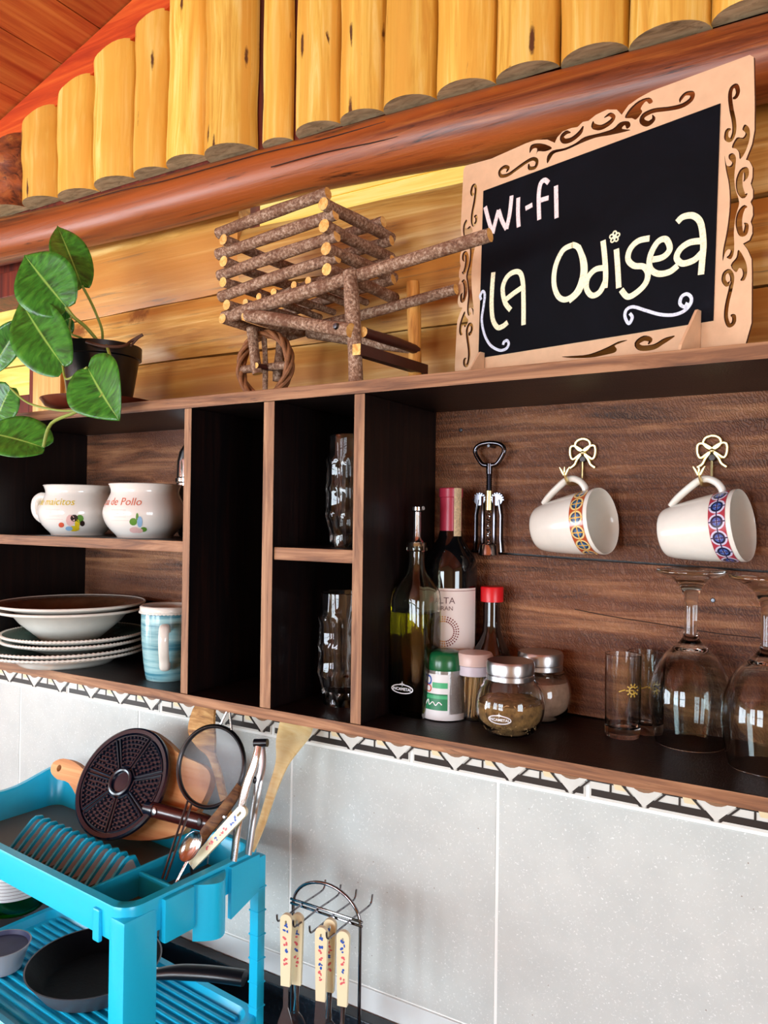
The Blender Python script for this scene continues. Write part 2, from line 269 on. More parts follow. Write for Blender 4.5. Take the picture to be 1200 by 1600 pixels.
# ---------------------------------------------------------------- geometry helpers
ORG = {}
def tag(o, label=None, cat=None, group=None, kind=None):
    for k, v in (('label', label), ('category', cat), ('group', group), ('kind', kind)):
        if v: o[k] = v
    return o
def thing(name, loc, label, cat, group=None):
    o = bpy.data.objects.new(name, None); COL.objects.link(o); o.empty_display_size = .02
    o.location = Vector(loc)+Vector((0, 0, EZ)); ORG[o.name] = Vector(loc); return tag(o, label, cat, group)
class MB:
    def __init__(s): s.v = []; s.f = []; s.mi = []; s.uv = {}
    def add(s, vs, fs, mi=0, T=None):
        b = len(s.v); s.v += [(T @ Vector(p)) if T else Vector(p) for p in vs]
        for i, f in enumerate(fs): s.f.append(tuple(b+k for k in f)); s.mi.append(mi[i] if isinstance(mi, list) else mi)
        return s
    def box(s, x0, x1, y0, y1, z0, z1, mi=0, T=None, bev=0, front=None):
        if bev:
            bm = bmesh.new(); bmesh.ops.create_cube(bm, size=1)
            for v in bm.verts: v.co = Vector(((x0+x1)/2+v.co.x*(x1-x0), (y0+y1)/2+v.co.y*(y1-y0), (z0+z1)/2+v.co.z*(z1-z0)))
            bmesh.ops.bevel(bm, geom=list(bm.edges), offset=bev, segments=2, affect='EDGES', profile=.6)
            bm.normal_update(); bm.verts.index_update()
            ml = [front if (front is not None and f.normal.y < -.5) else mi for f in bm.faces]
            s.add([v.co.copy() for v in bm.verts], [[v.index for v in f.verts] for f in bm.faces], ml, T); bm.free(); return s
        vs = [(x, y, z) for x in (x0, x1) for y in (y0, y1) for z in (z0, z1)]
        fs = [(0, 1, 3, 2), (4, 6, 7, 5), (0, 4, 5, 1), (2, 3, 7, 6), (0, 2, 6, 4), (1, 5, 7, 3)]
        return s.add(vs, fs, [mi, mi, front if front is not None else mi, mi, mi, mi], T)
    def tube(s, path, rad, n=10, mi=0, cap=None, closed=False, flat=None, T=None):
        P = [Vector(p) for p in path]; m = len(P); R = rad if isinstance(rad, (list, tuple)) else [rad]*m
        tg = []
        for i in range(m):
            a = P[(i-1) % m] if (closed or i) else P[i]; b = P[(i+1) % m] if (closed or i < m-1) else P[i]; tg.append((b-a).normalized())
        ref = Vector(flat) if flat else (Vector((0, 0, 1)) if abs(tg[0].z) < .9 else Vector((1, 0, 0)))
        nx = (ref-tg[0]*ref.dot(tg[0])).normalized(); vs = []; fs = []
        for i in range(m):
            if i: q = tg[i-1].rotation_difference(tg[i]); nx = q @ nx; nx = (nx-tg[i]*nx.dot(tg[i])).normalized()
            by = tg[i].cross(nx)
            r = R[i]; ra, rb = r if isinstance(r, (list, tuple)) else (r, r)
            vs += [P[i]+nx*(ra*math.cos(2*PI*k/n))+by*(rb*math.sin(2*PI*k/n)) for k in range(n)]
        for i in range(m if closed else m-1):
            j = (i+1) % m
            fs += [(i*n+k, i*n+(k+1) % n, j*n+(k+1) % n, j*n+k) for k in range(n)]
        ml = [mi]*len(fs)
        if not closed:
            fs += [tuple(range(n-1, -1, -1)), tuple(range((m-1)*n, m*n))]; ml += [cap if cap is not None else mi]*2
        return s.add(vs, fs, ml, T)
    def lathe(s, prof, n=40, mi=0, T=None, org=(0, 0, 0), closed=False, mis=None):
        vs = []; rows = []; o = Vector(org)
        for r, z in prof:
            if r <= 1e-6: rows.append([len(vs)]); vs.append(o+Vector((0, 0, z)))
            else:
                rows.append(list(range(len(vs), len(vs)+n))); vs += [o+Vector((r*math.cos(2*PI*k/n), r*math.sin(2*PI*k/n), z)) for k in range(n)]
        fs = []; ml = []; m = len(rows)
        for i in range(m if closed else m-1):
            a, b = rows[i], rows[(i+1) % m]; g = mis[i] if mis else mi
            for k in range(n):
                k2 = (k+1) % n
                if len(a) == 1 and len(b) == 1: continue
                if len(a) == 1: fs.append((a[0], b[k2], b[k]))
                elif len(b) == 1: fs.append((a[k], a[k2], b[0]))
                else: fs.append((a[k], a[k2], b[k2], b[k]))
                ml.append(g)
        return s.add(vs, fs, ml, T)
    def prism(s, poly, f, t0, t1, mi=0, side=None):
        n = len(poly); vs = [f(u, v, t0) for u, v in poly]+[f(u, v, t1) for u, v in poly]
        fs = [tuple(range(n-1, -1, -1)), tuple(range(n, 2*n))]+[(i, (i+1) % n, n+(i+1) % n, n+i) for i in range(n)]
        return s.add(vs, fs, [mi, mi]+[mi if side is None else side]*n)
    def ico(s, c, r, sub=1, mi=0, scale=(1, 1, 1)):
        bm = bmesh.new(); bmesh.ops.create_icosphere(bm, subdivisions=sub, radius=1); bm.verts.index_update()
        s.add([Vector(c)+Vector((v.co.x*r*scale[0], v.co.y*r*scale[1], v.co.z*r*scale[2])) for v in bm.verts], [[v.index for v in f.verts] for f in bm.faces], mi); bm.free(); return s
    def build(s, name, mats, parent=None, loc=None, smooth=40, uvs=None):
        org = ORG[parent.name] if parent else Vector(loc if loc is not None else (0, 0, 0))
        me = bpy.data.meshes.new(name); me.from_pydata([tuple(p-org) for p in s.v], [], s.f)
        mats = mats if isinstance(mats, list) else [mats]
        for m in mats: me.materials.append(M[m] if isinstance(m, str) else m)
        me.polygons.foreach_set('material_index', s.mi)
        bm = bmesh.new(); bm.from_mesh(me); bmesh.ops.recalc_face_normals(bm, faces=bm.faces); bm.to_mesh(me); bm.free()
        if smooth:
            me.shade_smooth(); me.set_sharp_from_angle(angle=math.radians(smooth))
        o = bpy.data.objects.new(name, me); COL.objects.link(o); ORG[o.name] = org
        if parent: o.parent = parent
        else: o.location = org+Vector((0, 0, EZ))
        if uvs:
            ul = me.uv_layers.new(name='UV')
            for lp in me.loops: ul.data[lp.index].uv = uvs[lp.vertex_index]
        return o
def spline(pts, k=6, closed=False):
    """Catmull-Rom through points of any length of tuple."""
    P = [tuple(p) for p in pts]; n = len(P); out = []
    for i in range(n if closed else n-1):
        p0 = P[(i-1) % n] if (closed or i) else P[i]; p1 = P[i]; p2 = P[(i+1) % n]; p3 = P[(i+2) % n] if (closed or i+2 < n) else p2
        for j in range(k):
            t = j/k
            out.append(tuple(.5*((2*b)+(-a+c)*t+(2*a-5*b+4*c-d)*t*t+(-a+3*b-3*c+d)*t**3) for a, b, c, d in zip(p0, p1, p2, p3)))
    if not closed: out.append(P[-1])
    return out
def ribbon(pts, w, k=6, taper=False):
    """2-D stroke -> closed polygon; pts (x,y) or (x,y,width)."""
    p = spline([(q[0], q[1], q[2] if len(q) > 2 else w) for q in pts], k); L = []; Rr = []
    for i, (x, y, ww) in enumerate(p):
        a = p[max(i-1, 0)]; b = p[min(i+1, len(p)-1)]; dx, dy = b[0]-a[0], b[1]-a[1]; d = math.hypot(dx, dy) or 1
        e = 1 if not taper else min(1, .35+min(i, len(p)-1-i)/5)
        nx, ny = -dy/d*ww*e/2, dx/d*ww*e/2; L.append((x+nx, y+ny)); Rr.append((x-nx, y-ny))
    return L, Rr
def strip(mb, pts, w, f, t, mi=0, k=6, taper=False, thick=.0006):
    """a raised stroke as quads (no n-gon trouble)."""
    L, Rr = ribbon(pts, w, k, taper); n = len(L)
    vs = [f(*p, t) for p in L]+[f(*p, t) for p in Rr]+[f(*p, t-thick) for p in L]+[f(*p, t-thick) for p in Rr]; fs = []
    for i in range(n-1):
        fs += [(i, i+1, n+i+1, n+i), (2*n+i, 3*n+i, 3*n+i+1, 2*n+i+1), (i, 2*n+i, 2*n+i+1, i+1), (n+i, n+i+1, 3*n+i+1, 3*n+i)]
    fs += [(0, n, 3*n, 2*n), (n-1, 3*n-1, 4*n-1, 2*n-1)]
    mb.add(vs, fs, mi)
def text2d(s, size, align='CENTER', shear=0, bold=0):
    cu = bpy.data.curves.new('t', 'FONT'); cu.body = s; cu.size = size; cu.align_x = align; cu.shear = shear; cu.offset = bold; cu.resolution_u = 3
    o = bpy.data.objects.new('t', cu); COL.objects.link(o); dg = bpy.context.evaluated_depsgraph_get(); dg.update()
    me = bpy.data.meshes.new_from_object(o.evaluated_get(dg)); vs = [(v.co.x, v.co.y) for v in me.vertices]; fs = [tuple(p.vertices) for p in me.polygons]
    bpy.data.objects.remove(o); bpy.data.meshes.remove(me); bpy.data.curves.remove(cu); return vs, fs
def plate2d(outer, holes, t):
    """flat plate with holes, filled as a 2-D curve; returns verts, faces, thickness t in z."""
    cu = bpy.data.curves.new('p', 'CURVE'); cu.dimensions = '2D'; cu.fill_mode = 'BOTH'; cu.extrude = t/2
    for poly in [outer]+holes:
        sp = cu.splines.new('POLY'); sp.points.add(len(poly)-1); sp.use_cyclic_u = True
        for i, p in enumerate(poly): sp.points[i].co = (p[0], p[1], 0, 1)
    o = bpy.data.objects.new('p', cu); COL.objects.link(o); dg = bpy.context.evaluated_depsgraph_get(); dg.update()
    me = bpy.data.meshes.new_from_object(o.evaluated_get(dg)); vs = [v.co.copy() for v in me.vertices]; fs = [tuple(p.vertices) for p in me.polygons]; nz = [abs(p.normal.z) for p in me.polygons]
    bpy.data.objects.remove(o); bpy.data.meshes.remove(me); bpy.data.curves.remove(cu); return vs, fs, nz
def frame_T(origin, zaxis, up=(0, 0, 1)):
    z = Vector(zaxis).normalized(); x = Vector(up).cross(z)
    if x.length < 1e-4: x = Vector((1, 0, 0))
    x.normalize(); y = z.cross(x); o = Vector(origin)
    return Matrix(((x.x, y.x, z.x, o.x), (x.y, y.y, z.y, o.y), (x.z, y.z, z.z, o.z), (0, 0, 0, 1)))
def struct(o, label=None): return tag(o, label, None, None, 'structure')
# ================================================================= the setting
FZ = -EZ; YW = .21
def rz(x): return .700+.300*(x+1.522)          # lower line of the gable rafter
struct(MB().box(-3.1, 2.5, -3.5, .5, FZ-.05, FZ).build('floor', 'floor'), 'brown board floor of the kitchen')
# back wall: a hidden backing, then tiles, border, planks, logs as its pieces
wb = thing('wall_back', (-.6, YW, FZ), None, None); struct(wb, 'kitchen wall of tiles below and golden logs above')
WX0, WX1 = -1.466, 2.45
MB().box(-3.05, WX1, YW-.0045, YW+.05, FZ, .20).build('wall_backing', 'grout', wb, smooth=0)
MB().box(WX0+.02, WX1, YW+.022, YW+.05, .20, .487).build('wall_backing', 'redframe', wb, smooth=0)
TX = [-1.489-.3597*2+.3597*i for i in range(10)]
tm = None
for zt, zb in ((-.367, -.716),):
    for x in TX:
        if tm is None:
            tm = MB().box(x+.0022, x+.3575, YW-.0055, YW+.01, zb, zt, bev=.0012).build('tile', 'tile', wb, smooth=0)
            x0 = x
        else:
            c = tm.copy(); COL.objects.link(c); c.parent = wb; c.location = (x-x0, 0, 0)
t0 = None
for i in range(-7, 13):
    x = -.2884-.2593+.2645*i*.993
    if t0 is None:
        bx = x; t0 = MB().box(x+.003, x+.2605, YW-.006, YW+.01, -.3625, -.265, bev=.001).build('border_tile', 'ceramic', wb, smooth=0)
        pm = MB(); fy = YW-.0062
        def fw(u, v, t): return Vector((bx+u, fy-t, v))
        pm.prism([(.006, -.3585), (.258, -.3585), (.258, -.3495), (.006, -.3495)], fw, 0, .0006, 0)
        for k in range(3):
            a = .0725+.0842*k
            pm.prism([(a-.043, -.3495), (a-.0405, -.3495), (a-.0405, -.28), (a-.043, -.28)], fw, 0, .0006, 0)
            pm.prism([(a, -.3605), (a+.0235, -.337), (a-.0235, -.337)], fw, .0004, .0012, 1)
            for sg in (-1, 1):
                pm.prism([(a+sg*.002, -.3605), (a+sg*.0055, -.3605), (a+sg*.0375, -.329), (a+sg*.034, -.329)][::sg], fw, .0003, .0011, 0)
            arc = [(a+.016*math.cos(t), -.331+.011*math.sin(t)) for t in [PI+PI*j/8 for j in range(9)]]
            pm.prism(arc, fw, .0012, .0016, 2)
            pm.prism([(a+.010*math.cos(t), -.331+.007*math.sin(t)) for t in [PI+PI*j/8 for j in range(9)]], fw, .0016, .002, 0)
            pm.prism([(a-.036, -.345), (a-.020, -.345), (a-.030, -.336), (a-.039, -.336)], fw, .0002, .0008, 3)
        pp = pm.build('border_pattern', ['black_print', 'ceramic', 'brown_print', 'cream_print'], t0, smooth=0)
    else:
        c = t0.copy(); COL.objects.link(c); c.parent = wb; c.location = (x-bx, 0, 0)
        d = pp.copy(); COL.objects.link(d); d.parent = c
MB().box(-3.0, WX1, YW-.008, YW+.01, -.752, -.718, bev=.001).build('tile_strip', 'palestrip', wb, smooth=0)
# horizontal log planks with a crowned face
def hplank(z0, z1, x0, x1, y, name='log_plank', bow=.010, tilt=0):
    mb = MB(); n = 24; rows = 9; vs = []; fs = []
    for i in range(n+1):
        x = x0+(x1-x0)*i/n; wob = .0015*math.sin(x*9+z0*40)+.001*math.sin(x*23+z0*7)
        for j in range(rows):
            s = j/(rows-1)*2-1; zc = (z0+z1)/2+tilt*x+wob; vs.append((x, y+bow*(abs(s)**2.6)*1.2-.002*math.sin(x*5), zc+s*(z1-z0)/2))
        vs.append((x, y+.03, z1+tilt*x)); vs.append((x, y+.03, z0+tilt*x))
    m = rows+2
    for i in range(n):
        for j in range(m): fs.append((i*m+j, i*m+(j+1) % m, (i+1)*m+(j+1) % m, (i+1)*m+j))
    fs += [tuple(range(m)), tuple(range(n*m+m-1, n*m-1, -1))]
    return mb.add(vs, fs).build(name, 'plank', wb)
hplank(.150, .2815, -1.36, WX1, YW-.012); hplank(.2845, .388, -1.36, WX1, YW-.012); hplank(.3915, .56, -1.36, -.895, YW-.012); hplank(.3915, .4915, -.895, -.42, YW-.012); hplank(.3915, .5045, -.418, WX1, YW-.012)
for k in range(4):                    # the log wall goes on either side of the shelf
    z0_ = -.2625+.1035*k
    hplank(z0_, z0_+.1005 if k < 3 else .147, .165, WX1, YW-.012); hplank(z0_, z0_+.1005 if k < 3 else .147, -3.0, -1.315, YW-.012)
hplank(.150, .196, -3.0, -1.36, YW-.012)
# log beam across the wall
mb = MB(); pts = []; rr = []
for i in range(41):
    x = -3.0+5.4*i/40; pts.append((x, .150+.003*math.sin(x*4), .530-.030*(x+.45)+.003*math.sin(x*6.3))); rr.append(.0435+.003*math.sin(x*3.1+1)+.0015*math.sin(x*11))
mb.tube(pts, rr, 20); mb.build('log_beam', 'beam', wb)
mb = MB()
for x0_, x1_, z_ in ((-1.2, -.55, .548), (-.75, -.15, .523)):
    pth = spline([(x0_+(x1_-x0_)*k/6, 0, z_-.03*(x0_+(x1_-x0_)*k/6+.45)*.9+.002*math.sin(k*2.1)) for k in range(7)], 4)
    mb.tube([(x, .150-math.sqrt(max(.0436**2-(z-(.530-.030*(x+.45)))**2, 1e-6))+.0002, z) for x, y, z in pth], .0009, 6)
mb.build('drying_crack', 'dark_print', wb)
# gable of vertical half logs
BX = [pY(p, 150, .12).x for p in (-20, 40, 92, 148, 208, 260, 322, 394, 449, 527, 596, 678, 770, 870, 977, 1108, 1235)]
while BX[-1] < 1.9: BX.append(BX[-1]+.088)
for i in range(len(BX)-1):
    xa, xb = BX[i], BX[i+1]
    if i == 7: xa += .014            # a dark gap beside this slimmer log
    if i == 8: xa += .012
    cx = (xa+xb)/2; R = (xb-xa)/2; n = 14; m = 18
    zb_ = .572-.030*(cx+.45)+random.uniform(-.003, .003); yb = .136
    ztop_c = rz(cx) if cx < .6 else 1.33-.3*(cx-.6)
    vs = []; fs = []; ml = []; ph = random.uniform(0, 6); lean = random.uniform(-.004, .004); dep = R*random.uniform(.80, 1.0)
    for j in range(m+1):
        t = j/m
        for k in range(n+1):
            a = PI*k/n; rm = 1+.03*math.sin(t*7+ph+k*.2)+.015*math.sin(t*17+ph*2)
            x = cx-R*math.cos(a)*min(rm, 1.015)+lean*t; y = yb-dep*math.sin(a)*rm*.92
            zt_ = (rz(x) if x < .6 else 1.33-.3*(x-.6))+.004-.10*max(0, R*.55-abs(x-cx-lean)) - .16*max(0, (yb-y)-dep*.55)
            vs.append((x, y, zb_+(zt_-zb_)*t+0))
    N = n+1
    for j in range(m):
        for k in range(n): fs.append((j*N+k, j*N+k+1, (j+1)*N+k+1, (j+1)*N+k)); ml.append(0)
        fs.append((j*N+n, j*N, (j+1)*N, (j+1)*N+n)); ml.append(0)
    fs += [tuple(range(n, -1, -1)), tuple(range(m*N, m*N+N))]; ml += [1, 0]
    MB().add(vs, fs, ml).build('wall_log', ['log_z' if i else 'beam', 'log_end'], wb, smooth=35)  # leftmost log gets the dark beam colour, its weaker light put into the tone
MB().box(-3.05, WX1, .138, .20, .578, 1.5).build('gable_backing', 'redframe', wb, smooth=0)
MB().box(-3.05, WX1, .20, .24, .575, 1.5).build('gable_backing', 'redframe', wb, smooth=0)
for xa, xb in ((-3.05, -.90), (-.42, WX1)): MB().box(xa, xb, YW-.006, YW+.05, .489 if xa < -1 else .5, .58).build('gap_filler', 'redframe', wb, smooth=0)
# window beside the shelf with yellow boards outside
w1 = thing('window_1', (-1.46, YW, .2), None, None); struct(w1, 'small window with dark red frame at the end of the log wall')
MB().box(-1.447, -1.358, YW-.018, YW+.02, .165, .492, bev=.002).build('window_trim', 'pine', w1, smooth=0)
MB().box(-1.468, -1.447, YW-.012, YW+.06, .165, .492, bev=.002).build('window_frame', 'redframe', w1, smooth=0)
MB().box(-2.5, -1.468, YW-.012, YW+.06, .195, .250, bev=.002).build('window_sill', 'redframe', w1, smooth=0)
MB().box(-2.5, -1.447, YW-.012, YW+.06, .466, .52, bev=.002).build('window_frame', 'redframe', w1, smooth=0)
MB().box(-3.05, -2.4, YW, YW+.05, .2, .6).build('window_frame', 'redframe', w1, smooth=0)
ow = thing('wall_outside', (-2.4, .95, FZ), None, None); struct(ow, 'sunlit yellow board wall outside the window')
for k in range(14): MB().box(-5, 2.6, .95+.004*(k % 2), .98, -.6+.115*k, -.6+.115*k+.112, bev=.002).build('outside_board', 'outside', ow, smooth=0)
# rafter and ceiling boards
sl = math.atan(.3); cs, sn = math.cos(sl), math.sin(sl)
def cmap(s, y, t): return Vector((-1.522+s*cs-t*sn, y, .700+s*sn+t*cs))     # along the slope, depth, thickness
tr = MB().add([cmap(s, y, t) for s in (-1.6, 2.22) for y in (.118, .20) for t in (.0, .066)], [(0, 1, 3, 2), (4, 6, 7, 5), (0, 4, 5, 1), (2, 3, 7, 6), (0, 2, 6, 4), (1, 5, 7, 3)]).build('trim_1', 'rafter', smooth=0)
struct(tr, 'orange sloping rafter along the gable')
cl = thing('ceiling', (-1.2, -1.5, .9), None, None); struct(cl, 'sloping ceiling of orange stained boards')
s = -1.62; bi = 0
while s < 2.25:
    wd = .112
    y = .2; ys = [.2]
    cut = random.uniform(-.10, -.02) if bi % 2 else random.uniform(-.22, -.12)
    for (ya, yb_) in ((.2, cut), (cut-.0015, -3.5)):
        vs = [cmap(a, yy, .068+tt) for a in (s+.0012, s+wd-.0012) for yy in (yb_, ya) for tt in ((0, .02))]
        off = random.uniform(0, .0025)
        vs = [v+Vector((0, 0, off)) for v in vs]
        MB().add(vs, [(0, 1, 3, 2), (4, 6, 7, 5), (0, 4, 5, 1), (2, 3, 7, 6), (0, 2, 6, 4), (1, 5, 7, 3)]).build('ceiling_board', 'ceil_board', cl, smooth=0)
    s += wd; bi += 1
MB().add([cmap(a, yy, .091+tt) for a in (-1.7, 2.3) for yy in (-3.55, .26) for tt in (0, .02)], [(0, 1, 3, 2), (4, 6, 7, 5), (0, 4, 5, 1), (2, 3, 7, 6), (0, 2, 6, 4), (1, 5, 7, 3)]).build('roof_deck', 'redframe', cl, smooth=0)
MB().add([(x, yy, z+t) for x, z in ((.60, 1.41), (2.55, .83)) for yy in (-3.55, .26) for t in (0, .03)], [(0, 1, 3, 2), (4, 6, 7, 5), (0, 4, 5, 1), (2, 3, 7, 6), (0, 2, 6, 4), (1, 5, 7, 3)]).build('roof_deck', 'ceil_board', cl, smooth=0)
# the other three walls of the room, with window openings and one added for fill light
def wallseg(name, label, segs):
    mb = MB()
    for sg in segs: mb.box(*sg)
    return struct(mb.build(name, 'roomwall', smooth=0), label)
(a1, b1), (a2, b2) = WIN_FRONT
wallseg('wall_front', 'log wall with two windows behind the viewer', [(-3.1, a1, -3.5, -3.4, FZ, 1.5), (b1, a2, -3.5, -3.4, FZ, 1.5), (b2, 2.5, -3.5, -3.4, FZ, 1.5)]+[(a, b, -3.5, -3.4, FZ, WFZ[0]) for a, b in WIN_FRONT]+[(a, b, -3.5, -3.4, WFZ[1], 1.5) for a, b in WIN_FRONT])
wallseg('wall_left', 'log wall with a window on the left', [(-3.15, -3.05, -3.5, WIN_LEFT[0], FZ, .5), (-3.15, -3.05, WIN_LEFT[1], .26, FZ, .5), (-3.15, -3.05, WIN_LEFT[0], WIN_LEFT[1], FZ, WLZ[0]), (-3.15, -3.05, WIN_LEFT[0], WIN_LEFT[1], WLZ[1], .5)])
wallseg('wall_right', 'log wall with an opening added for fill light on the right', [(2.45, 2.55, -3.5, FILL_RIGHT[0], FZ, 1.2), (2.45, 2.55, FILL_RIGHT[1], .26, FZ, 1.2), (2.45, 2.55, FILL_RIGHT[0], FILL_RIGHT[1], FZ, WRZ[0]), (2.45, 2.55, FILL_RIGHT[0], FILL_RIGHT[1], WRZ[1], 1.2)])
for k, (a, b) in enumerate(WIN_FRONT):
    wi = thing('window_%d' % (k+2), ((a+b)/2, -3.42, WFZ[0]), None, None); struct(wi, 'window with white glazing bars behind the viewer')
    MB().box((a+b)/2-.02, (a+b)/2+.02, -3.44, -3.40, *WFZ).build('glazing_bar', 'palestrip', wi, smooth=0)
    MB().box(a, b, -3.44, -3.40, sum(WFZ)/2-.02, sum(WFZ)/2+.02).build('glazing_bar', 'palestrip', wi, smooth=0)
wi = thing('window_4', (-3.06, sum(WIN_LEFT)/2, WLZ[0]), None, None); struct(wi, 'window with white glazing bars in the left wall')
MB().box(-3.09, -3.05, sum(WIN_LEFT)/2-.02, sum(WIN_LEFT)/2+.02, *WLZ).build('glazing_bar', 'palestrip', wi, smooth=0)
# counter
CT = -.82
ct = thing('kitchen_counter', (-.6, -.1, FZ), 'dark stone worktop with upstand along the tiled wall', 'counter')
MB().box(-2.6, 1.6, -.42, YW-.012, CT-.04, CT, bev=.003).build('worktop', 'counter', ct, smooth=0)
MB().box(-2.6, 1.6, YW-.030, YW-.0085, CT, -.7525, bev=.002).build('upstand', 'counter', ct, smooth=0)
MB().box(-2.55, 1.55, -.38, YW-.02, FZ, CT-.04).build('base_cabinet', 'shelf', ct, smooth=0)
# ================================================================= wall shelf
ZT, ZTU, ZB, ZBL, ZM, DP = .1704, .1539, -.2556, -.2701, -.0371, .1945
SX0, SX1 = -1.275, .13
sh = thing('wall_shelf', (-.55, DP, ZBL), 'dark stained wooden wall shelf divided into open compartments', 'shelf')
def board(name, x0, x1, y0, y1, z0, z1, mats, bev=.0012): return MB().box(x0, x1, y0, y1, z0, z1, 0, None, bev, 1).build(name, mats, sh, smooth=0)
board('top_board', SX0-.02, SX1+.02, 0, YW-.016, ZTU, ZT, ['shelf', 'edge'])
board('bottom_board', SX0-.02, SX1+.02, 0, YW-.01, ZBL, ZB, ['shelf', 'edge'])
for x0, x1 in ((-.8159, -.8019), (-.6690, -.6505), (-.5239, -.5082), (SX0-.016, SX0), (SX1, SX1+.016)):
    board('divider', x0, x1, .001, DP, ZB, ZTU, ['shelf_z', 'edge_z'])
board('shelf_board', SX0, -.8159, .004, DP, ZM-.0165, ZM, ['shelf', 'edge'])
board('shelf_board', -.6505, -.5239, .004, DP, -.0575, -.0405, ['shelf', 'edge'])
def bplank(x0, x1, z0, z1, y=DP, m='back', dz=0):
    mb = MB(); vs = [(x0, y, z0+dz*x0), (x1, y, z0+dz*x1), (x1, y, z1+dz*x1), (x0, y, z1+dz*x0)]; vs += [(a, y+.012, c) for a, b, c in vs]
    return mb.add(vs, [(0, 1, 2, 3), (7, 6, 5, 4), (0, 4, 5, 1), (1, 5, 6, 2), (2, 6, 7, 3), (3, 7, 4, 0)]).build('back_plank', m, sh, smooth=0)
bplank(-.5082, SX1, -.0575, ZTU+.003, dz=-.030); bplank(-.5082, SX1, -.262, -.0605, dz=-.030)
bplank(SX0-.014, -.8019, -.158, ZM-.014); bplank(SX0-.014, -.8019, ZM-.012, ZTU); bplank(SX0-.014, -.8019, ZB, -.160, DP+.003, 'shelf')  # lowest plank coloured dark to stand in for the shadowed gap there
bplank(-.8019, -.5082, ZB, -.06, DP, 'shelf'); bplank(-.8019, -.5082, -.0585, ZTU, DP, 'shelf')
for px, py in ((1114, 938), (720, 672)):
    p = pY(px, py, DP); MB().lathe([(0, .0012), (.0022, .001), (.003, 0)], 14, 0, frame_T(p, (0, -1, 0))).build('screw', 'darksteel', sh)
MB().box(SX0-.016, SX1, DP+.0125, YW-.0065, -.34, ZTU).build('joint_backing', 'shelf', sh, smooth=0)  # unseen dark sheet added to stop light showing through the plank joints
cr = [pY(*q, DP-.0002) for q in ((898, 952), (960, 964), (1030, 975), (1075, 983), (1130, 991), (1195, 998))]
MB().tube(spline(cr, 4), .0006, 5).build('crack', 'dark_print', sh)
# ================================================================= things on top of the shelf
# --- pothos
pc = pY(157, 575, .085); PC = Vector((pc.x, .085, ZT))
sau = MB(); sau.lathe([(0, 0), (.060, 0), (.088, .012), (.096, .0235), (.093, .0235), (.083, .014), (.058, .006), (0, .006)], 48, 0, None, PC)
tag(sau.build('plant_saucer', 'terracotta', None, PC), 'reddish brown glazed saucer under the black plant pot', 'saucer')
PB = PC+Vector((0, 0, .0062))
pt = thing('potted_pothos', PB, 'green trailing pothos plant in a black plastic pot', 'plant')
hpot = .112
mb = MB(); mb.lathe([(0, 0), (.050, 0), (.0635, hpot-.022), (.0635, hpot-.0215), (.068, hpot-.020), (.0685, hpot), (.064, hpot), (.062, hpot-.012), (0, hpot-.012)], 48, 0, None, PB)
mb.build('pot', 'black_plastic', pt)
mb = MB(); mb.lathe([(.0618, hpot-.0115), (.04, hpot-.008), (0, hpot-.006)], 24, 0, None, PB); mb.build('soil', 'soil', pt)
def leafmesh(base, tip, width, normal, fold=.25, curl=.12):
    """heart-shaped blade: base notch, tip, folded along the midrib."""
    B, Tp = Vector(base), Vector(tip); ax = Tp-B; L = ax.length; ax.normalize(); nn = Vector(normal); nn = (nn-ax*nn.dot(ax)).normalized(); sd = ax.cross(nn)
    prof = [(0, .0), (-.06, .30), (.02, .62), (.14, .86), (.28, .98), (.42, 1), (.56, .9), (.70, .70), (.82, .46), (.92, .22), (1, 0)]
    nS = 6; vs = []; fs = []; uv = []
    edge = spline([(i/10, a, b) for i, (a, b) in enumerate(prof)], 2); m = len(edge)
    for i, (t, a, b) in enumerate(edge):
        for k in range(-nS, nS+1):
            q = k/nS; along = t*(1-abs(q))+a*abs(q); mid = max(0, along)
            off = fold*abs(q)*b*width/2-curl*L*(along-.35)**2+.012*L*math.sin(8*along+q*3)*abs(q)
            vs.append(B+ax*(along*L)+sd*(q*b*width/2)+nn*off); uv.append((.5+q/2, t))
    N = 2*nS+1
    for i in range(m-1):
        for k in range(N-1): fs.append((i*N+k, i*N+k+1, (i+1)*N+k+1, (i+1)*N+k))
    mb = MB(); mb.add(vs, fs); o = mb.build('leaf', 'leaf', pt, smooth=80, uvs=uv)
    sm = o.modifiers.new('thickness', 'SOLIDIFY'); sm.thickness = .0008; return o
V = lambda x, y, d: pY(x, y, d)
CN = (.35, -1, .15)
leafmesh(V(128, 446, .03), V(88, 346, .05), .062, (.75, -.55, -.05), .35)
leafmesh(V(103, 480, .0), V(34, 395, -.02), .105, (.2, -1, .35), .28)
leafmesh(V(98, 572, -.02), V(24, 462, -.01), .098, (.25, -1, .25), .30)
leafmesh(V(110, 497, .05), V(76, 512, .03), .05, (.3, -.8, -.5), .2)
leafmesh(V(30, 510, .03), V(-22, 590, .02), .055, (.5, -.8, -.2), .3)
leafmesh(V(136, 574, -.035), V(182, 655, -.045), .098, (.2, -1, .2), .26)
leafmesh(V(68, 698, -.05), V(-40, 668, -.07), .085, (.1, -.75, .7), .22)
leafmesh(V(16, 606, -.03), V(-14, 672, -.04), .075, (.4, -1, .1), .25)
def stem(pts, r=.0022, m='stem'):
    MB().tube(spline([tuple(p) for p in pts], 5), r, 8).build('stem', m, pt)
stem([PB+Vector((0, 0, hpot-.01)), V(160, 520, .07), V(150, 490, .06), V(140, 468, .045), V(128, 446, .03)])
stem([PB+Vector((-.01, 0, hpot-.01)), V(155, 538, .055), V(135, 512, .03), V(116, 496, .01), V(103, 480, .0)], .003)
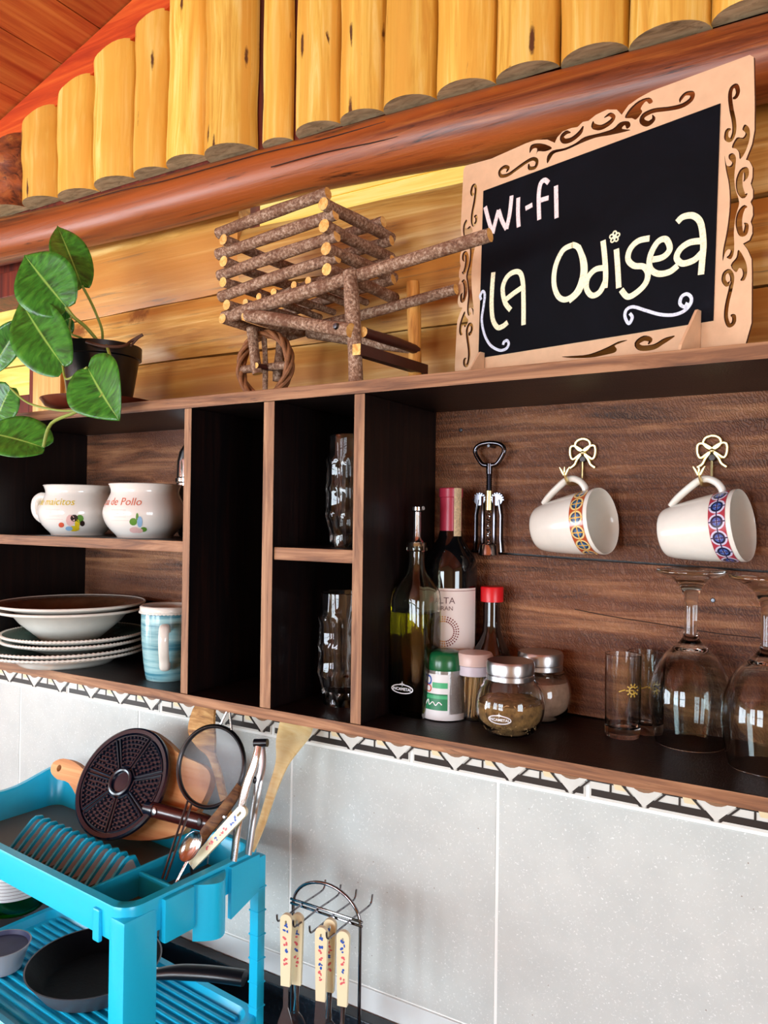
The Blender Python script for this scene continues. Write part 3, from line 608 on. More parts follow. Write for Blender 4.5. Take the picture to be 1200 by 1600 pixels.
stem([PB+Vector((.005, 0, hpot-.01)), V(166, 540, .05), V(173, 562, .0), V(174, 582, -.02), V(158, 620, -.04), V(120, 643, -.05), V(80, 662, -.05), V(68, 698, -.05)], .0026)
stem([V(124, 641, -.05), V(90, 641, -.04), V(45, 630, -.04), V(16, 606, -.03)], .0018)
stem([V(98, 572, -.02), V(103, 592, -.03), V(120, 585, -.035), V(136, 574, -.035)], .0018)
stem([PB+Vector((-.01, .01, hpot-.01)), V(130, 530, .06), V(110, 520, .05), V(110, 497, .05)], .0018)
stem([V(112, 497, .05), V(60, 505, .04), V(30, 510, .03)], .0015)
stem([V(104, 528, .05), V(130, 533, .03), V(162, 541, .03), V(192, 541, .05), V(205, 533, .07), V(223, 523, .08)], .0026, 'brownstem')
stem([V(204, 541, .07), V(214, 530, .075), V(223, 523, .08)], .002, 'brownstem')
# --- twig wheelbarrow
YF, YK = .030, .150
wbr = thing('toy_wheelbarrow', (pY(480, 590, .09).x, .09, ZT), 'small rustic wheelbarrow made of bark twigs beside the blackboard', 'wheelbarrow')
def twig(a, b, r, name='twig', mats=('bark', 'twigcut'), n=10, wob=.0012, r2=None):
    A, B = Vector(a), Vector(b); d = B-A; pts = []; rr = []; ph = random.uniform(0, 6)
    for i in range(8):
        t = i/7; pts.append(A+d*t+Vector((0, wob*math.sin(t*5+ph), wob*math.cos(t*4+ph)))); rr.append((r+((r2 or r)-r)*t)*(1+.05*math.sin(t*9+ph)))
    return MB().tube(pts, rr, n, 0, 1).build(name, list(mats), wbr, smooth=50)
for a, b in (((341, 364), (512, 302)), ((340, 397), (524, 336)), ((343, 430), (526, 369)), ((345, 463), (527, 402))):
    twig(V(*a, YF), V(*b, YF), .0082)
pole0, pole1 = V(352, 497, YF), V(766, 366, .012)
twig(pole0, pole1, .0102, 'handle_pole', r2=.0078)
for a, b in (((348, 375), (505, 317)), ((348, 408), (505, 352)), ((349, 441), (509, 387)), ((354, 475), (511, 421))):
    pl_, pr_ = V(*a, YF-.016), V(*b, YF-.018)
    for p in (pl_, pr_):
        twig(p, p+Vector((.012, YK-YF+.034, 0)), .0085 if p is pr_ else .0075)
dirF = (V(524, 336, YF)-V(340, 397, YF))
for k, (a, b) in enumerate((((341, 364), (512, 302)), ((340, 397), (524, 336)), ((343, 430), (526, 369)), ((345, 463), (527, 402)))):
    sft = Vector((.009, YK-YF, 0)); twig(V(*a, YF)+sft, V(*b, YF)+sft+Vector((.006, 0, .001)), .0078)
for q in ((383, 471), (405, 463), (427, 455), (459, 444), (481, 437)):
    p = V(*q, YF-.006); twig(p, p+Vector((.009, YK-YF+.012, 0)), .0052, 'floor_twig')
sft = Vector((.009, YK-YF, -.004)); twig(pole0+sft, pole0+sft+(pole1-pole0)*.735, .0095, 'handle_pole', r2=.007)
legT = V(548, 424, .014); legB = Vector((V(556, 592, .014).x, .014, ZT+.0005))
twig(legT, legB, .0098, 'leg', r2=.0092)
l2B = Vector((legB.x+.012, .150, ZT+.0005)); l2T = Vector((l2B.x-.006, .150, legT.z+.02)); twig(l2T, l2B, .0095, 'leg', ('stripped', 'twigcut'))
twig(V(387, 494, .020), V(549, 515, .004), .0088, 'brace'); twig(V(387, 494, .020)+Vector((.02, .115, 0)), V(545, 516, .016)+Vector((.02, .13, 0)), .0085, 'brace')
c0 = V(557, 546, .006); c1 = Vector((l2B.x+.004, .168, c0.z+.001)); dv = (c1-c0)
MB().add([c0+dv*t+Vector((sx*.006, 0, sz*.007)) for t in (0, 1) for sx in (-1, 1) for sz in (-1, 1)], [(0, 1, 3, 2), (4, 6, 7, 5), (0, 4, 5, 1), (2, 3, 7, 6), (0, 2, 6, 4), (1, 5, 7, 3)], [1, 0, 0, 0, 0, 0]).build('crossbar', ['dowel', 'twigcut'], wbr, smooth=0)
twig(Vector((legB.x+.006, .02, c0.z-.004+.03)), Vector((l2B.x, .15, c0.z+.026)), .007, 'crossbar', ('dowel', 'twigcut'))
bp = V(531, 512, .004); MB().lathe([(0, .004), (.003, .0035), (.0045, 0)], 12, 0, frame_T(bp+Vector((0, -.008, 0)), (0, -1, 0))).build('screw_head', 'darksteel', wbr)
WR = .046; wc = V(414, 564, .078); WC = Vector((wc.x, .078, ZT+WR+.006))
whl = None
for k in range(4):
    mb = MB(); pts = [WC+Vector(((WR+.0035*math.cos(3*a+k*1.6))*math.cos(a), .004*math.sin(3*a+k*1.6)*1.6, (WR+.0035*math.cos(3*a+k*1.6))*math.sin(a))) for a in [2*PI*i/60 for i in range(60)]]
    mb.tube(pts, .0032, 8, closed=True); mb.build('wheel_rim', 'vine', wbr)
twig(WC+Vector((-WR, 0, -.004)), WC+Vector((WR, 0, -.002)), .006, 'spoke'); twig(WC+Vector((.002, 0, -WR+.004)), WC+Vector((-.002, 0, WR-.002)), .004, 'spoke')
twig(WC+Vector((-.012, -.018, .052)), WC+Vector((.002, -.018, -.016)), .0075, 'fork'); twig(WC+Vector((.016, .018, .052)), WC+Vector((.010, .018, -.022)), .0075, 'fork')
twig(WC+Vector((.005, -.026, -.004)), WC+Vector((.007, .026, -.004)), .0042, 'axle', ('dowel', 'twigcut'))
for q in ((-.03, 0), (.012, 0)):
    twig(WC+Vector((q[0], -.060, .058)), WC+Vector((q[0]+.01, .06, .058)), .007, 'fork_support')
# --- blackboard in a fretwork frame
th = math.radians(17); BR = pY(1180, 85, .035); BD = Vector((math.cos(th), -math.sin(th), 0)); BN = Vector((math.sin(th), math.cos(th), 0))
rl = math.radians(1.35); BU = Vector((0, 0, 1))*math.cos(rl)+BD*math.sin(rl); BDr = BD*math.cos(rl)-Vector((0, 0, 1))*math.sin(rl)
def uv(x, y):
    d = ray(x, y); t = (BR-CAM).dot(BN)/d.dot(BN); q = CAM+d*t-BR; return (q.dot(BDr), q.dot(BU))
def fb(u, v, t): return BR+BDr*u+BU*v-BN*t            # t = towards the viewer
corners = [uv(725, 262), uv(1180, 85)]
UL = uv(722, 420)[0]; vbot = min((fb(UL, 0, 0).z*0+ZT+.0015-BR.z)/math.cos(rl), (ZT+.0015-BR.z)/math.cos(rl)); vtopL = corners[0][1]; vtopR = corners[1][1]
vb_l = (ZT+.0012-BR.z+UL*math.sin(rl))/math.cos(rl); vb_r = (ZT+.0012-BR.z)/math.cos(rl)
bb = thing('blackboard_sign', fb(UL/2, (vb_l+vb_r)/2, 0), 'chalk blackboard in a pale fretwork frame standing on the shelf', 'sign')
def C6(pts, s=2.4, o=(700, 240)): return [uv(o[0]+p[0]/s, o[1]+p[1]/s)+tuple(p[2:]) for p in pts]
def CR(pts): return C6(pts, 3.636, (1080, 120))
def CTp(pts): return C6(pts, 3.4286, (770, 140))
holes = []
def hpoly(pts, k=3): holes.append([(p[0], p[1]) for p in spline(pts, k, True)])
def hstroke(pts, w): L, Rr = ribbon(pts, w, 4, True); holes.append(L+Rr[::-1])
R_S1 = CR([(243, 128), (262, 120), (273, 90), (262, 58), (238, 70), (228, 115), (236, 190), (250, 260), (251, 320), (232, 365), (207, 352), (212, 312), (232, 305)])
R_leaf = CR([(238, 405), (265, 352), (300, 352), (316, 325), (298, 305), (312, 277), (337, 298), (340, 350), (318, 425), (285, 474), (278, 435), (262, 414)])
R_mid = CR([(197, 452), (207, 505), (228, 512), (240, 492), (222, 472), (222, 448), (245, 440), (262, 470), (253, 560), (258, 640), (280, 718), (262, 790), (250, 880), (252, 985), (235, 1038), (208, 1030), (222, 1016), (232, 990), (215, 985), (198, 1010), (187, 1052), (188, 990), (210, 880), (226, 740), (222, 620), (204, 530)])
R_c1 = CR([(305, 600, .002), (320, 570, .0045), (318, 535, .005), (295, 540, .005), (280, 590, .0065), (284, 645, .0065), (305, 682, .005), (326, 668, .003)])
R_c2 = CR([(325, 745, .003), (305, 748, .005), (284, 785, .0065), (278, 840, .0065), (290, 893, .005), (313, 893, .005), (322, 850, .004), (308, 835, .002)])
R_leaf2 = CR([(232, 1075), (264, 1030), (274, 988), (298, 1015), (322, 1070), (324, 1125), (308, 1160), (286, 1160), (300, 1132), (296, 1098), (278, 1092), (262, 1114)])
R_S2 = CR([(228, 1165), (212, 1185), (192, 1160), (197, 1122), (222, 1108), (240, 1140), (233, 1200), (212, 1290), (205, 1365), (222, 1415), (248, 1400), (250, 1365), (232, 1358)])
US = UL/2+.0005
def mir(pts): return [(2*US-p[0], p[1]+.0)+tuple(p[2:]) for p in pts]
for g in (lambda q: q, mir):
    hstroke(g(R_S1), .0042); hpoly(g(R_leaf)); hpoly(g(R_mid)); hstroke(g(R_c1), .005); hstroke(g(R_c2), .005); hpoly(g(R_leaf2)); hstroke(g(R_S2), .0042)
hstroke(CTp([(80, 445), (92, 425), (70, 418), (45, 440), (52, 466), (90, 460), (140, 425), (190, 390), (225, 375), (245, 388), (235, 420), (205, 425), (200, 402)]), .0045)
hpoly(CTp([(205, 345), (210, 305), (245, 292), (290, 298), (325, 318), (290, 335), (250, 335), (240, 355), (245, 320), (222, 322)]))
hstroke(CTp([(425, 235, .003), (400, 235, .005), (378, 258, .006), (390, 280, .006), (430, 272, .006), (475, 235, .006), (492, 200, .005)]), .005)
hstroke(CTp([(545, 175, .004), (548, 200, .006), (585, 208, .006), (630, 185, .006), (655, 155, .005), (635, 138, .004), (605, 155, .003)]), .005)
hpoly(CTp([(300, 400), (300, 360), (330, 330), (390, 318), (450, 292), (500, 258), (580, 238), (650, 215), (690, 180), (735, 175), (745, 200), (725, 215), (715, 195), (700, 215), (745, 222), (640, 248), (560, 262), (480, 292), (400, 328), (345, 342), (325, 360)]))
hpoly(CTp([(715, 155), (740, 110), (790, 65), (845, 48), (865, 70), (845, 82), (828, 68), (800, 105), (808, 125), (775, 165), (752, 158)]))
hstroke(CTp([(862, 140, .002), (868, 165, .005), (838, 188, .006), (808, 175, .006), (815, 145, .006), (870, 118, .005), (950, 108, .0045), (1020, 92, .005), (1068, 60, .0055), (1075, 28, .005), (1040, 28, .004), (1015, 55, .004), (1010, 75, .002)]), .005)
# bottom fretwork (mostly below the line of sight)
CB = lambda pts: C6(pts, 3.75, (880, 520))
hstroke(CB([(505, 70, .003), (520, 45, .005), (480, 35, .006), (440, 65, .006), (465, 92, .006), (540, 85, .006), (600, 50, .0055), (660, 22, .004)]), .005)
hpoly(CB([(385, 45), (330, 55), (260, 90), (160, 128), (60, 138), (0, 142), (60, 150), (170, 148), (240, 135), (310, 118), (322, 96), (310, 78), (345, 62)]))
out = []
top = CTp([(0, 374), (190, 290), (240, 274), (300, 272), (340, 290), (352, 262), (382, 228), (430, 210), (462, 205), (490, 178), (520, 172), (560, 140), (620, 112), (672, 112), (698, 140), (735, 88), (790, 50), (860, 12)])
out += [(UL, vtopL-.004), (UL+.004, vtopL)]+[(p[0], p[1]) for p in top]+[(-.004, vtopR), (0, vtopR-.004)]
right = CR([(368, 150), (367, 310), (352, 390), (330, 445), (318, 476), (338, 484), (356, 520), (355, 575), (345, 612), (358, 648), (358, 690), (344, 716), (356, 742), (358, 790), (345, 828), (354, 855), (354, 895), (338, 932), (302, 952), (328, 988), (350, 1040), (352, 1110), (350, 1400)])
rg = [(p[0], p[1]) for p in right]
out += rg+[(0, vb_r), (UL, vb_l)]+[(2*US-p[0], p[1]) for p in rg[::-1]]
vs, fs, nz = plate2d(out, holes, .003)
MB().add([fb(p.x, p.y, p.z+.0015) for p in vs], fs, [0 if z > .5 else 1 for z in nz]).build('fretwork_frame', ['mdf', 'mdf_edge'], bb, smooth=0)
sl_ = [uv(757, 300), uv(1126, 165), uv(1119, 502), uv(752, 560)]
u0 = (sl_[0][0]+sl_[3][0])/2; u1 = (sl_[1][0]+sl_[2][0])/2; v1 = (sl_[0][1]+sl_[1][1])/2; v0 = (sl_[2][1]+sl_[3][1])/2
MB().prism([(u0, v0), (u1, v0), (u1, v1), (u0, v1)], fb, .0028, .0042).build('slate', 'slate', bb, smooth=0)
MB().prism([(u0-.004, v0-.004), (u1+.004, v0-.004), (u1+.004, v1+.004), (u0-.004, v1+.004)], fb, -.003, 0.0).build('backing_panel', 'mdf', bb, smooth=0)
Z5 = lambda pts: C6(pts, 4.707, (710, 250))
def letters(name, strokes, w, m, groups=None):
    groups = groups or [list(range(len(strokes)))]
    for g in groups:
        mb = MB()
        for k in g: strip(mb, strokes[k], w, fb, .0048+.00004*k, 0, 8, False)
        mb.build(name, m, bb, smooth=0)
letters('chalk_letter', [Z5([(243, 352), (268, 450), (298, 548)]), Z5([(298, 548), (320, 455), (342, 375)]), Z5([(342, 375), (368, 455), (400, 515)]), Z5([(400, 515), (424, 400), (438, 270)]), Z5([(487, 285), (485, 400), (490, 500)]), Z5([(540, 365), (590, 338)]),
    C6([(386, 114), (372, 104), (356, 118), (349, 165), (351, 252)]), C6([(343, 183), (386, 170)]), C6([(414, 125), (415, 185), (416, 246)])], .0058, 'chalk_p', [[0, 1, 2, 3], [4], [5], [6, 7], [8]])
letters('chalk_letter', [Z5([(303, 832), (294, 950), (290, 1080), (300, 1180), (333, 1235), (372, 1228), (408, 1198)]), Z5([(430, 1108), (388, 1050), (372, 950), (400, 872), (450, 832), (498, 835), (520, 905), (525, 1050), (525, 1218)]), Z5([(383, 1042), (445, 992), (512, 945)]),
    C6([(478, 346), (440, 366), (412, 425), (406, 490), (422, 538), (452, 550), (490, 522), (513, 460), (512, 400), (497, 356), (472, 345)]), C6([(497, 352), (520, 410), (520, 465), (500, 520), (462, 556)]),
    C6([(598, 432), (562, 438), (534, 468), (528, 508), (548, 535), (578, 522), (600, 478)]), C6([(590, 330), (597, 400), (600, 460), (597, 508)]), C6([(640, 362), (645, 430), (649, 507)]),
    C6([(764, 322), (722, 332), (692, 362), (684, 400), (706, 424), (742, 428), (758, 455), (748, 492), (714, 526), (682, 540), (658, 514)]),
    C6([(772, 402), (815, 392), (840, 362), (826, 326), (795, 336), (768, 385), (766, 432), (795, 454), (838, 448), (870, 424)]),
    C6([(868, 262), (890, 242), (928, 238), (956, 266), (966, 340), (962, 400), (957, 458)]), C6([(958, 332), (915, 338), (880, 362), (866, 395), (888, 416), (930, 404), (960, 376)])], .0066, 'chalk_y', [[0], [1, 2], [3, 4], [5, 6], [7], [8], [9], [10, 11]])
letters('chalk_flower', [[(uv(700+633/2.4, 240+316/2.4)[0]+.0035*math.cos(a)+.003*math.cos(a)*math.cos(b)-.0022*math.sin(a)*math.sin(b), uv(700+633/2.4, 240+316/2.4)[1]+.0035*math.sin(a)+.003*math.sin(a)*math.cos(b)+.0022*math.cos(a)*math.sin(b)) for b in [2*PI*j/8 for j in range(9)]] for a in [2*PI*k/5+.3 for k in range(5)]], .0016, 'chalk_y')
letters('chalk_swirl', [Z5([(214, 1032), (206, 1005), (226, 970), (240, 1000), (230, 1085), (218, 1180), (236, 1282), (278, 1362), (342, 1402), (392, 1395), (416, 1360), (404, 1332), (382, 1342), (374, 1364)]),
    C6([(690, 602), (699, 618), (686, 640), (672, 614), (678, 588), (704, 578), (752, 592), (802, 606), (852, 608), (892, 594), (916, 568), (920, 544), (904, 530), (884, 540), (878, 566), (895, 578), (906, 562)])], .0036, 'chalk_b', [[0], [1]])
for (xa, xt, xb_, yt) in ((1060, 1085, 1098, 487), (728, 742, 760, 552)):
    ub, vt = uv(xb_, yt); ub -= .001
    zb_ = vb_r+(vb_l-vb_r)*(ub/UL)
    MB().prism([(0.0042, zb_), (.045, zb_), (.043, zb_+.006), (.012, vt), (.0042, vt)], lambda a, b, t: fb(ub-t, b, a), -.0015, .0015, 0).build('foot', 'mdf', bb, smooth=0)
# ================================================================= things inside the shelf
def facing(c): return math.atan2(CAM.y-c.y, CAM.x-c.x)
def cyl(c, rad, phi):
    """wraps flat (u,v) onto a body of revolution; rad is a number or a function of height."""
    def f(u, v, t):
        r = (rad(v) if callable(rad) else rad); a = phi+u/r; return Vector((c.x+(r+t)*math.cos(a), c.y+(r+t)*math.sin(a), c.z+v))
    return f
def patch(mb, f, u0, u1, v0, v1, t, mi=0, nu=16, nv=4):
    vs = [f(u0+(u1-u0)*i/nu, v0+(v1-v0)*j/nv, t) for j in range(nv+1) for i in range(nu+1)]; N = nu+1
    mb.add(vs, [(j*N+i, j*N+i+1, (j+1)*N+i+1, (j+1)*N+i) for j in range(nv) for i in range(nu)], mi)
def wtext(mb, s, size, f, t, u=0, v=0, mi=0, shear=0, bold=0, align='CENTER'):
    vs, fs = text2d(s, size, align, shear, bold); mb.add([f(a+u, b+v, t) for a, b in vs], fs, mi)
def disc(mb, f, u, v, a, b, t, mi=0, rot=0, n=10):
    pts = [(u+a*math.cos(q)*math.cos(rot)-b*math.sin(q)*math.sin(rot), v+a*math.cos(q)*math.sin(rot)+b*math.sin(q)*math.cos(rot)) for q in [2*PI*k/n for k in range(n)]]
    mb.add([f(u, v, t)]+[f(*p, t) for p in pts], [(0, 1+k, 1+(k+1) % n) for k in range(n)], mi)
def prof_r(prof):
    def r(z):
        for (r0, z0), (r1, z1) in zip(prof, prof[1:]):
            if z0 <= z <= z1: return r0+(r1-r0)*(z-z0)/max(z1-z0, 1e-9)
        return prof[-1][0]
    return r
# --- two soup mugs
def soup_mug(c, label, text, tcol, ink, hang):
    t = thing('soup_mug', c, label, 'mug', 'soup mugs on the upper left shelf')
    outer = [(.041, 0), (.043, .004), (.055, .018), (.0615, .034), (.061, .048), (.054, .064), (.0505, .074), (.0525, .083), (.0545, .0865)]
    outer = [(r*1.07, z*1.0) for r, z in spline(outer, 3)]; mb = MB()
    mb.lathe([(0, .001)]+outer+[(.0568, .0875), (.054, .085), (.0515, .074), (.056, .062), (.062, .048), (.062, .034), (.0535, .016), (.0375, .006), (0, .006)], 56, 0, None, c); mb.build('bowl', 'porcelain', t, smooth=60)
    ph = facing(c); hd = Vector((math.cos(ph+hang), math.sin(ph+hang), 0)); mb = MB()
    mb.tube([c+hd*r+Vector((0, 0, z)) for r, z in spline([(.054, .064), (.064, .067), (.073, .060), (.0745, .046), (.070, .034), (.060, .026)], 4)], [(.0075, .0045)]*21, 10); mb.build('handle', 'porcelain', t)
    f = cyl(c, prof_r(outer), ph); mb = MB()
    wtext(mb, text, .017, f, .0004, -.006, .052, 0, .25, 0, 'RIGHT'); mb.build('lettering', tcol, t, smooth=0)
    mb = MB()
    for k in range(4): patch(mb, f, -.058, -.03+.006*(k % 2), .044-.0055*k, .0445-.0055*k, .0004, 4, 10, 1)
    for (u, v, a, b, m) in ink: disc(mb, f, u, v, a, b, .0004+.00005*m, m)
    mb.build('painted_vignette', ['tomato', 'green_print', 'yellow_text', 'dark_print', 'pink_print', 'blue_print'], t, smooth=0)
    return t
c1 = pY(122, 800, .092); c1 = Vector((c1.x, .092, ZM)); c2 = pY(227, 800, .084); c2 = Vector((c2.x, .084, ZM))
soup_mug(c1, 'white soup mug with yellow lettering and painted vegetables', 'Crema de maicitos', 'yellow_text', [(-.027, .018, .005, .0045, 0), (-.012, .026, .007, .010, 4), (-.006, .030, .006, .006, 3), (.003, .029, .006, .007, 1), (-.001, .020, .004, .008, 2), (-.006, .012, .009, .005, 2), (.007, .021, .004, .005, 3), (-.014, .012, .006, .004, 5)], -1.9)
soup_mug(c2, 'white soup mug with coral lettering reading Pollo', 'Sopa de Pollo', 'red_text', [(-.018, .026, .006, .006, 1), (-.008, .026, .004, .009, 5), (-.016, .013, .008, .005, 4), (-.002, .014, .005, .004, 1), (-.009, .012, .006, .004, 4), (-.012, .034, .002, .006, 1)], -2.7)
# --- steel shaker half hidden by the divider
c = pY(300, 800, .162); c = Vector((c.x, .162, ZM)); t = thing('cocktail_shaker', c, 'shiny steel shaker half hidden behind the shelf divider', 'shaker')
mb = MB(); mb.lathe([(0, 0), (.020, 0), (.024, .01), (.027, .05), (.027, .092), (.029, .094), (.029, .100), (.027, .102)], 40, 0, None, c); mb.build('body', 'steel', t)
mb = MB(); mb.lathe([(.027, .102), (.0265, .128), (.023, .145), (.014, .160), (.006, .167), (0, .168)], 40, 0, None, c); mb.build('lid', 'steel', t)
# --- plates and bowls, each on its own
pc_ = pY(104, 1010, .062); PX = Vector((pc_.x, .062, ZB))
def plate(zr, zf, R, name, label, cat, group, ctr, beads, inner, foot=.06, deep=0):
    t = thing(name, Vector((ctr.x, ctr.y, ZB+zf)), label, cat, group); c = Vector((ctr.x, ctr.y, ZB)); mb = MB(); th_ = .0045
    if deep: out = [(0, zf), (foot, zf), (foot+.004, zf+.004), (R*.68, zr-.022), (R*.76, zr-.010), (R-.004, zr-th_*.7), (R, zr)]; inn = [(R-.002, zr+.001), (R*.76, zr-.007), (R*.69, zr-.0185), (foot-.001, zf+.005), (0, zf+.005)]
    else: out = [(0, zf+.001), (foot-.006, zf+.001), (foot-.004, zf), (foot, zf), (foot+.004, zf+.004), (R*.72, zr-.011), (R-.004, zr-.004), (R, zr)]; inn = [(R-.002, zr+.001), (R*.74, zr-.006), (foot, zf+.007), (0, zf+.007)]
    mb.lathe(out+inn, 72, 0, None, c, mis=[0]*(len(out))+[1]*(len(inn)-1)); mb.build('body', ['stoneware', inner], t, smooth=50)
    mb = MB(); n = 220 if beads else 72
    mb.tube([c+Vector((R*math.cos(a), R*math.sin(a), zr)) for a in [2*PI*k/n for k in range(n)]], [.0022*(1+(.35*math.cos(PI*k) if beads else 0)) for k in range(n)], 6, closed=True); mb.build('rim_beading' if beads else 'rim', 'stoneware', t, smooth=60)
gp = 'stacked dishes on the bottom left shelf'
plate(.024, 0, .132, 'dinner_plate', 'large dinner plate with beaded rim, bottom of the stack', 'plate', gp, PX, 1, 'plate_teal', .075)
plate(.0315, .0075, .132, 'dinner_plate', 'large dinner plate with beaded rim, second from the bottom of the stack', 'plate', gp, PX+Vector((.001, 0, 0)), 1, 'plate_teal', .075)
P2 = pY(117, 1000, .066); P2 = Vector((P2.x, .066, ZB))
plate(.0435, .0160, .116, 'side_plate', 'smaller beaded plate, third from the bottom of the stack', 'plate', gp, P2, 1, 'plate_teal', .046)
plate(.0528, .0253, .116, 'side_plate', 'smaller beaded plate directly under the two bowls', 'plate', gp, P2+Vector((.0003, .0003, 0)), 1, 'plate_teal', .046)
P3 = pY(111, 965, .064); P3 = Vector((P3.x, .064, ZB))
plate(.0935, .0358, .121, 'soup_bowl', 'cream wide-rimmed bowl under the topmost bowl', 'bowl', gp, P3, 0, 'plate_in', .042, 1)
plate(.1030, .0453, .121, 'soup_bowl', 'brown-glazed wide bowl on top of the dish stack', 'bowl', gp, P3+Vector((.0003, .0003, 0)), 0, 'plate_in', .042, 1)
# --- blue mug
c = pY(263, 1000, .066); c = Vector((c.x, .066, ZB)); t = thing('blue_mug', c, 'tall blue brushed-glaze mug with cream handle beside the plates', 'mug')
outer = spline([(.031, 0), (.0335, .003), (.0375, .03), (.041, .07), (.0418, .106)], 3)
mb = MB(); mb.lathe([(0, .001)]+outer+[(.0385, .106), (.0375, .07), (.034, .03), (.028, .006), (0, .006)], 48, 0, None, c, mis=[0]*(len(outer)+1)+[1]*5); mb.build('body', ['bluemug', 'inbrown'], t, smooth=50)
mb = MB(); n = 96; mb.lathe([(.0418, .104), (.0438, .106), (.0438, .113), (.0415, .115), (.0385, .114), (.0385, .104)], 56, 0, None, c, closed=True)
mb.tube([c+Vector((.0432*math.cos(a), .0432*math.sin(a), .1045)) for a in [2*PI*k/n for k in range(n)]], [.0016*(1+.4*math.cos(PI*k)) for k in range(n)], 6, closed=True); mb.build('rim', 'stoneware', t, smooth=60)
ph = facing(c)-.10; hd = Vector((math.cos(ph), math.sin(ph), 0)); mb = MB()
mb.tube([c+hd*r+Vector((0, 0, z)) for r, z in spline([(.0395, .078), (.050, .088), (.064, .086), (.070, .070), (.066, .052), (.056, .038), (.050, .026), (.042, .022), (.037, .030)], 4)], [(.0035, .0075)]*33, 12); mb.build('handle', 'stoneware', t)
# --- faceted beer glasses in the narrow compartments
def facet(mb, prof, n, k, depth, c, mi=0):
    vs = []; rows = []
    for r, z, d in prof:
        rows.append(len(vs)); vs += [c+Vector((r*(1-d*depth*abs(math.sin(k*PI*i/n)))*math.cos(2*PI*i/n), r*(1-d*depth*abs(math.sin(k*PI*i/n)))*math.sin(2*PI*i/n), z)) for i in range(n)]
    fs = []
    for a, b in zip(rows, rows[1:]): fs += [(a+i, a+(i+1) % n, b+(i+1) % n, b+i) for i in range(n)]
    fs += [tuple(range(n-1, -1, -1)), tuple(range(rows[-1], rows[-1]+n))]; mb.add(vs, fs, mi)
def beer(c, label):
    t = thing('beer_glass', c, label, 'glass', 'thick faceted beer glasses'); mb = MB(); S = .152
    facet(mb, [(.029, 0, .3), (.030, .004, 1), (.031, .018, 1), (.0345, .034, 1), (.0375, .042, .4), (.0365, .050, 1), (.036, .072, 1), (.0375, .080, .4), (.036, .088, 1), (.036, .110, 1), (.0375, .118, .4), (.0345, .124, 0), (.0345, S, 0), (.033, S+.001, 0), (.0315, S, 0), (.0315, .120, 0), (.029, .10, 0), (.028, .03, 0), (.024, .018, 0)], 80, 10, .13, c)
    mb.build('glass_body', 'glass', t, smooth=50)
    mb = MB(); hd = Vector((math.cos(.15), math.sin(.15), 0))
    mb.tube([c+hd*r+Vector((0, 0, z)) for r, z in spline([(.0352, .112), (.042, .116), (.0475, .108), (.0475, .05), (.042, .040), (.0352, .044)], 4)], .004, 10); mb.build('handle', 'glass', t)
cb = pY(539, 1000, .085); beer(Vector((cb.x, .085, ZB)), 'faceted glass beer mug in the lower narrow compartment')
cb = pY(551, 760, .085); beer(Vector((cb.x, .085, -.0405)), 'faceted glass beer mug in the upper narrow compartment')
# --- oil bottle
def sqlathe(mb, prof, c, mi=0, n=48):
    vs = []; rows = []
    for r, z, q in prof:
        rows.append(len(vs))
        for i in range(n):
            a = 2*PI*i/n; p = 6.0; sq = 1/((abs(math.cos(a))**p+abs(math.sin(a))**p)**(1/p)); k = 1+(sq-1)*q; vs.append(c+Vector((r*k*math.cos(a), r*k*math.sin(a), z)))
    fs = []
    for a, b in zip(rows, rows[1:]): fs += [(a+i, a+(i+1) % n, b+(i+1) % n, b+i) for i in range(n)]
    fs += [tuple(range(n-1, -1, -1)), tuple(range(rows[-1], rows[-1]+n))]; mb.add(vs, fs, mi)
c = pY(649, 1040, .090); c = Vector((c.x, .090, ZB)); t = thing('oil_bottle', c, 'square glass olive oil bottle with steel pourer', 'bottle')
W_ = .0272
po = [(W_-.003, 0, 1), (W_, .004, 1), (W_, .148, 1), (W_-.001, .160, .9), (.021, .172, .6), (.0145, .182, .2), (.0115, .192, 0), (.011, .212, 0), (.0138, .214, 0), (.0142, .222, 0), (.013, .224, 0)]
pi_ = [(.009, .224, 0), (.0085, .20, 0), (.0095, .188, 0), (.013, .178, .2), (.0185, .168, .6), (W_-.0045, .156, .9), (W_-.0035, .146, 1), (W_-.0035, .010, 1), (W_-.006, .007, 1)]
mb = MB(); sqlathe(mb, po+pi_, c); mb.build('glass_body', 'oilglass', t, smooth=50)
mb = MB(); sqlathe(mb, [(W_-.0062, .0068, 1), (W_-.0033, .010, 1), (W_-.0033, .133, 1), (W_-.0045, .1335, 1)], c); mb.build('oil', 'oil', t, smooth=50)
mb = MB(); mb.lathe([(0, .219), (.0088, .219), (.0092, .2245), (.006, .228), (.0052, .232), (.0048, .264), (.006, .2645), (.0075, .266), (.0075, .2705), (0, .2715)], 24, 0, None, c); mb.tube([c+Vector((0, 0, .268)), c+Vector((.011, -.004, .269))], .0028, 8); mb.build('pourer', 'steel', t)
def logo(mb, f, s, t, mi=0):
    ring = [(s*math.cos(a), s*.36*math.sin(a)) for a in [2*PI*k/24 for k in range(25)]]
    strip(mb, ring, s*.07, f, t, mi, 1); wtext(mb, 'INCAMETAL', s*.33, f, t, 0, -s*.11, mi, 0, s*.008)
    for a, b in ((.05, .24), (.24, .05)): mb.prism([(-s*a, s*.42), (0, s*(.42-b)), (s*a, s*.42), (0, s*(.42+b))], f, t-.0003, t, mi)
mb = MB(); logo(mb, lambda u, v, t_: c+Vector((u-.004, -W_-t_, v+.036)), .0155, .0006); mb.build('logo', 'white_print', t, smooth=0)
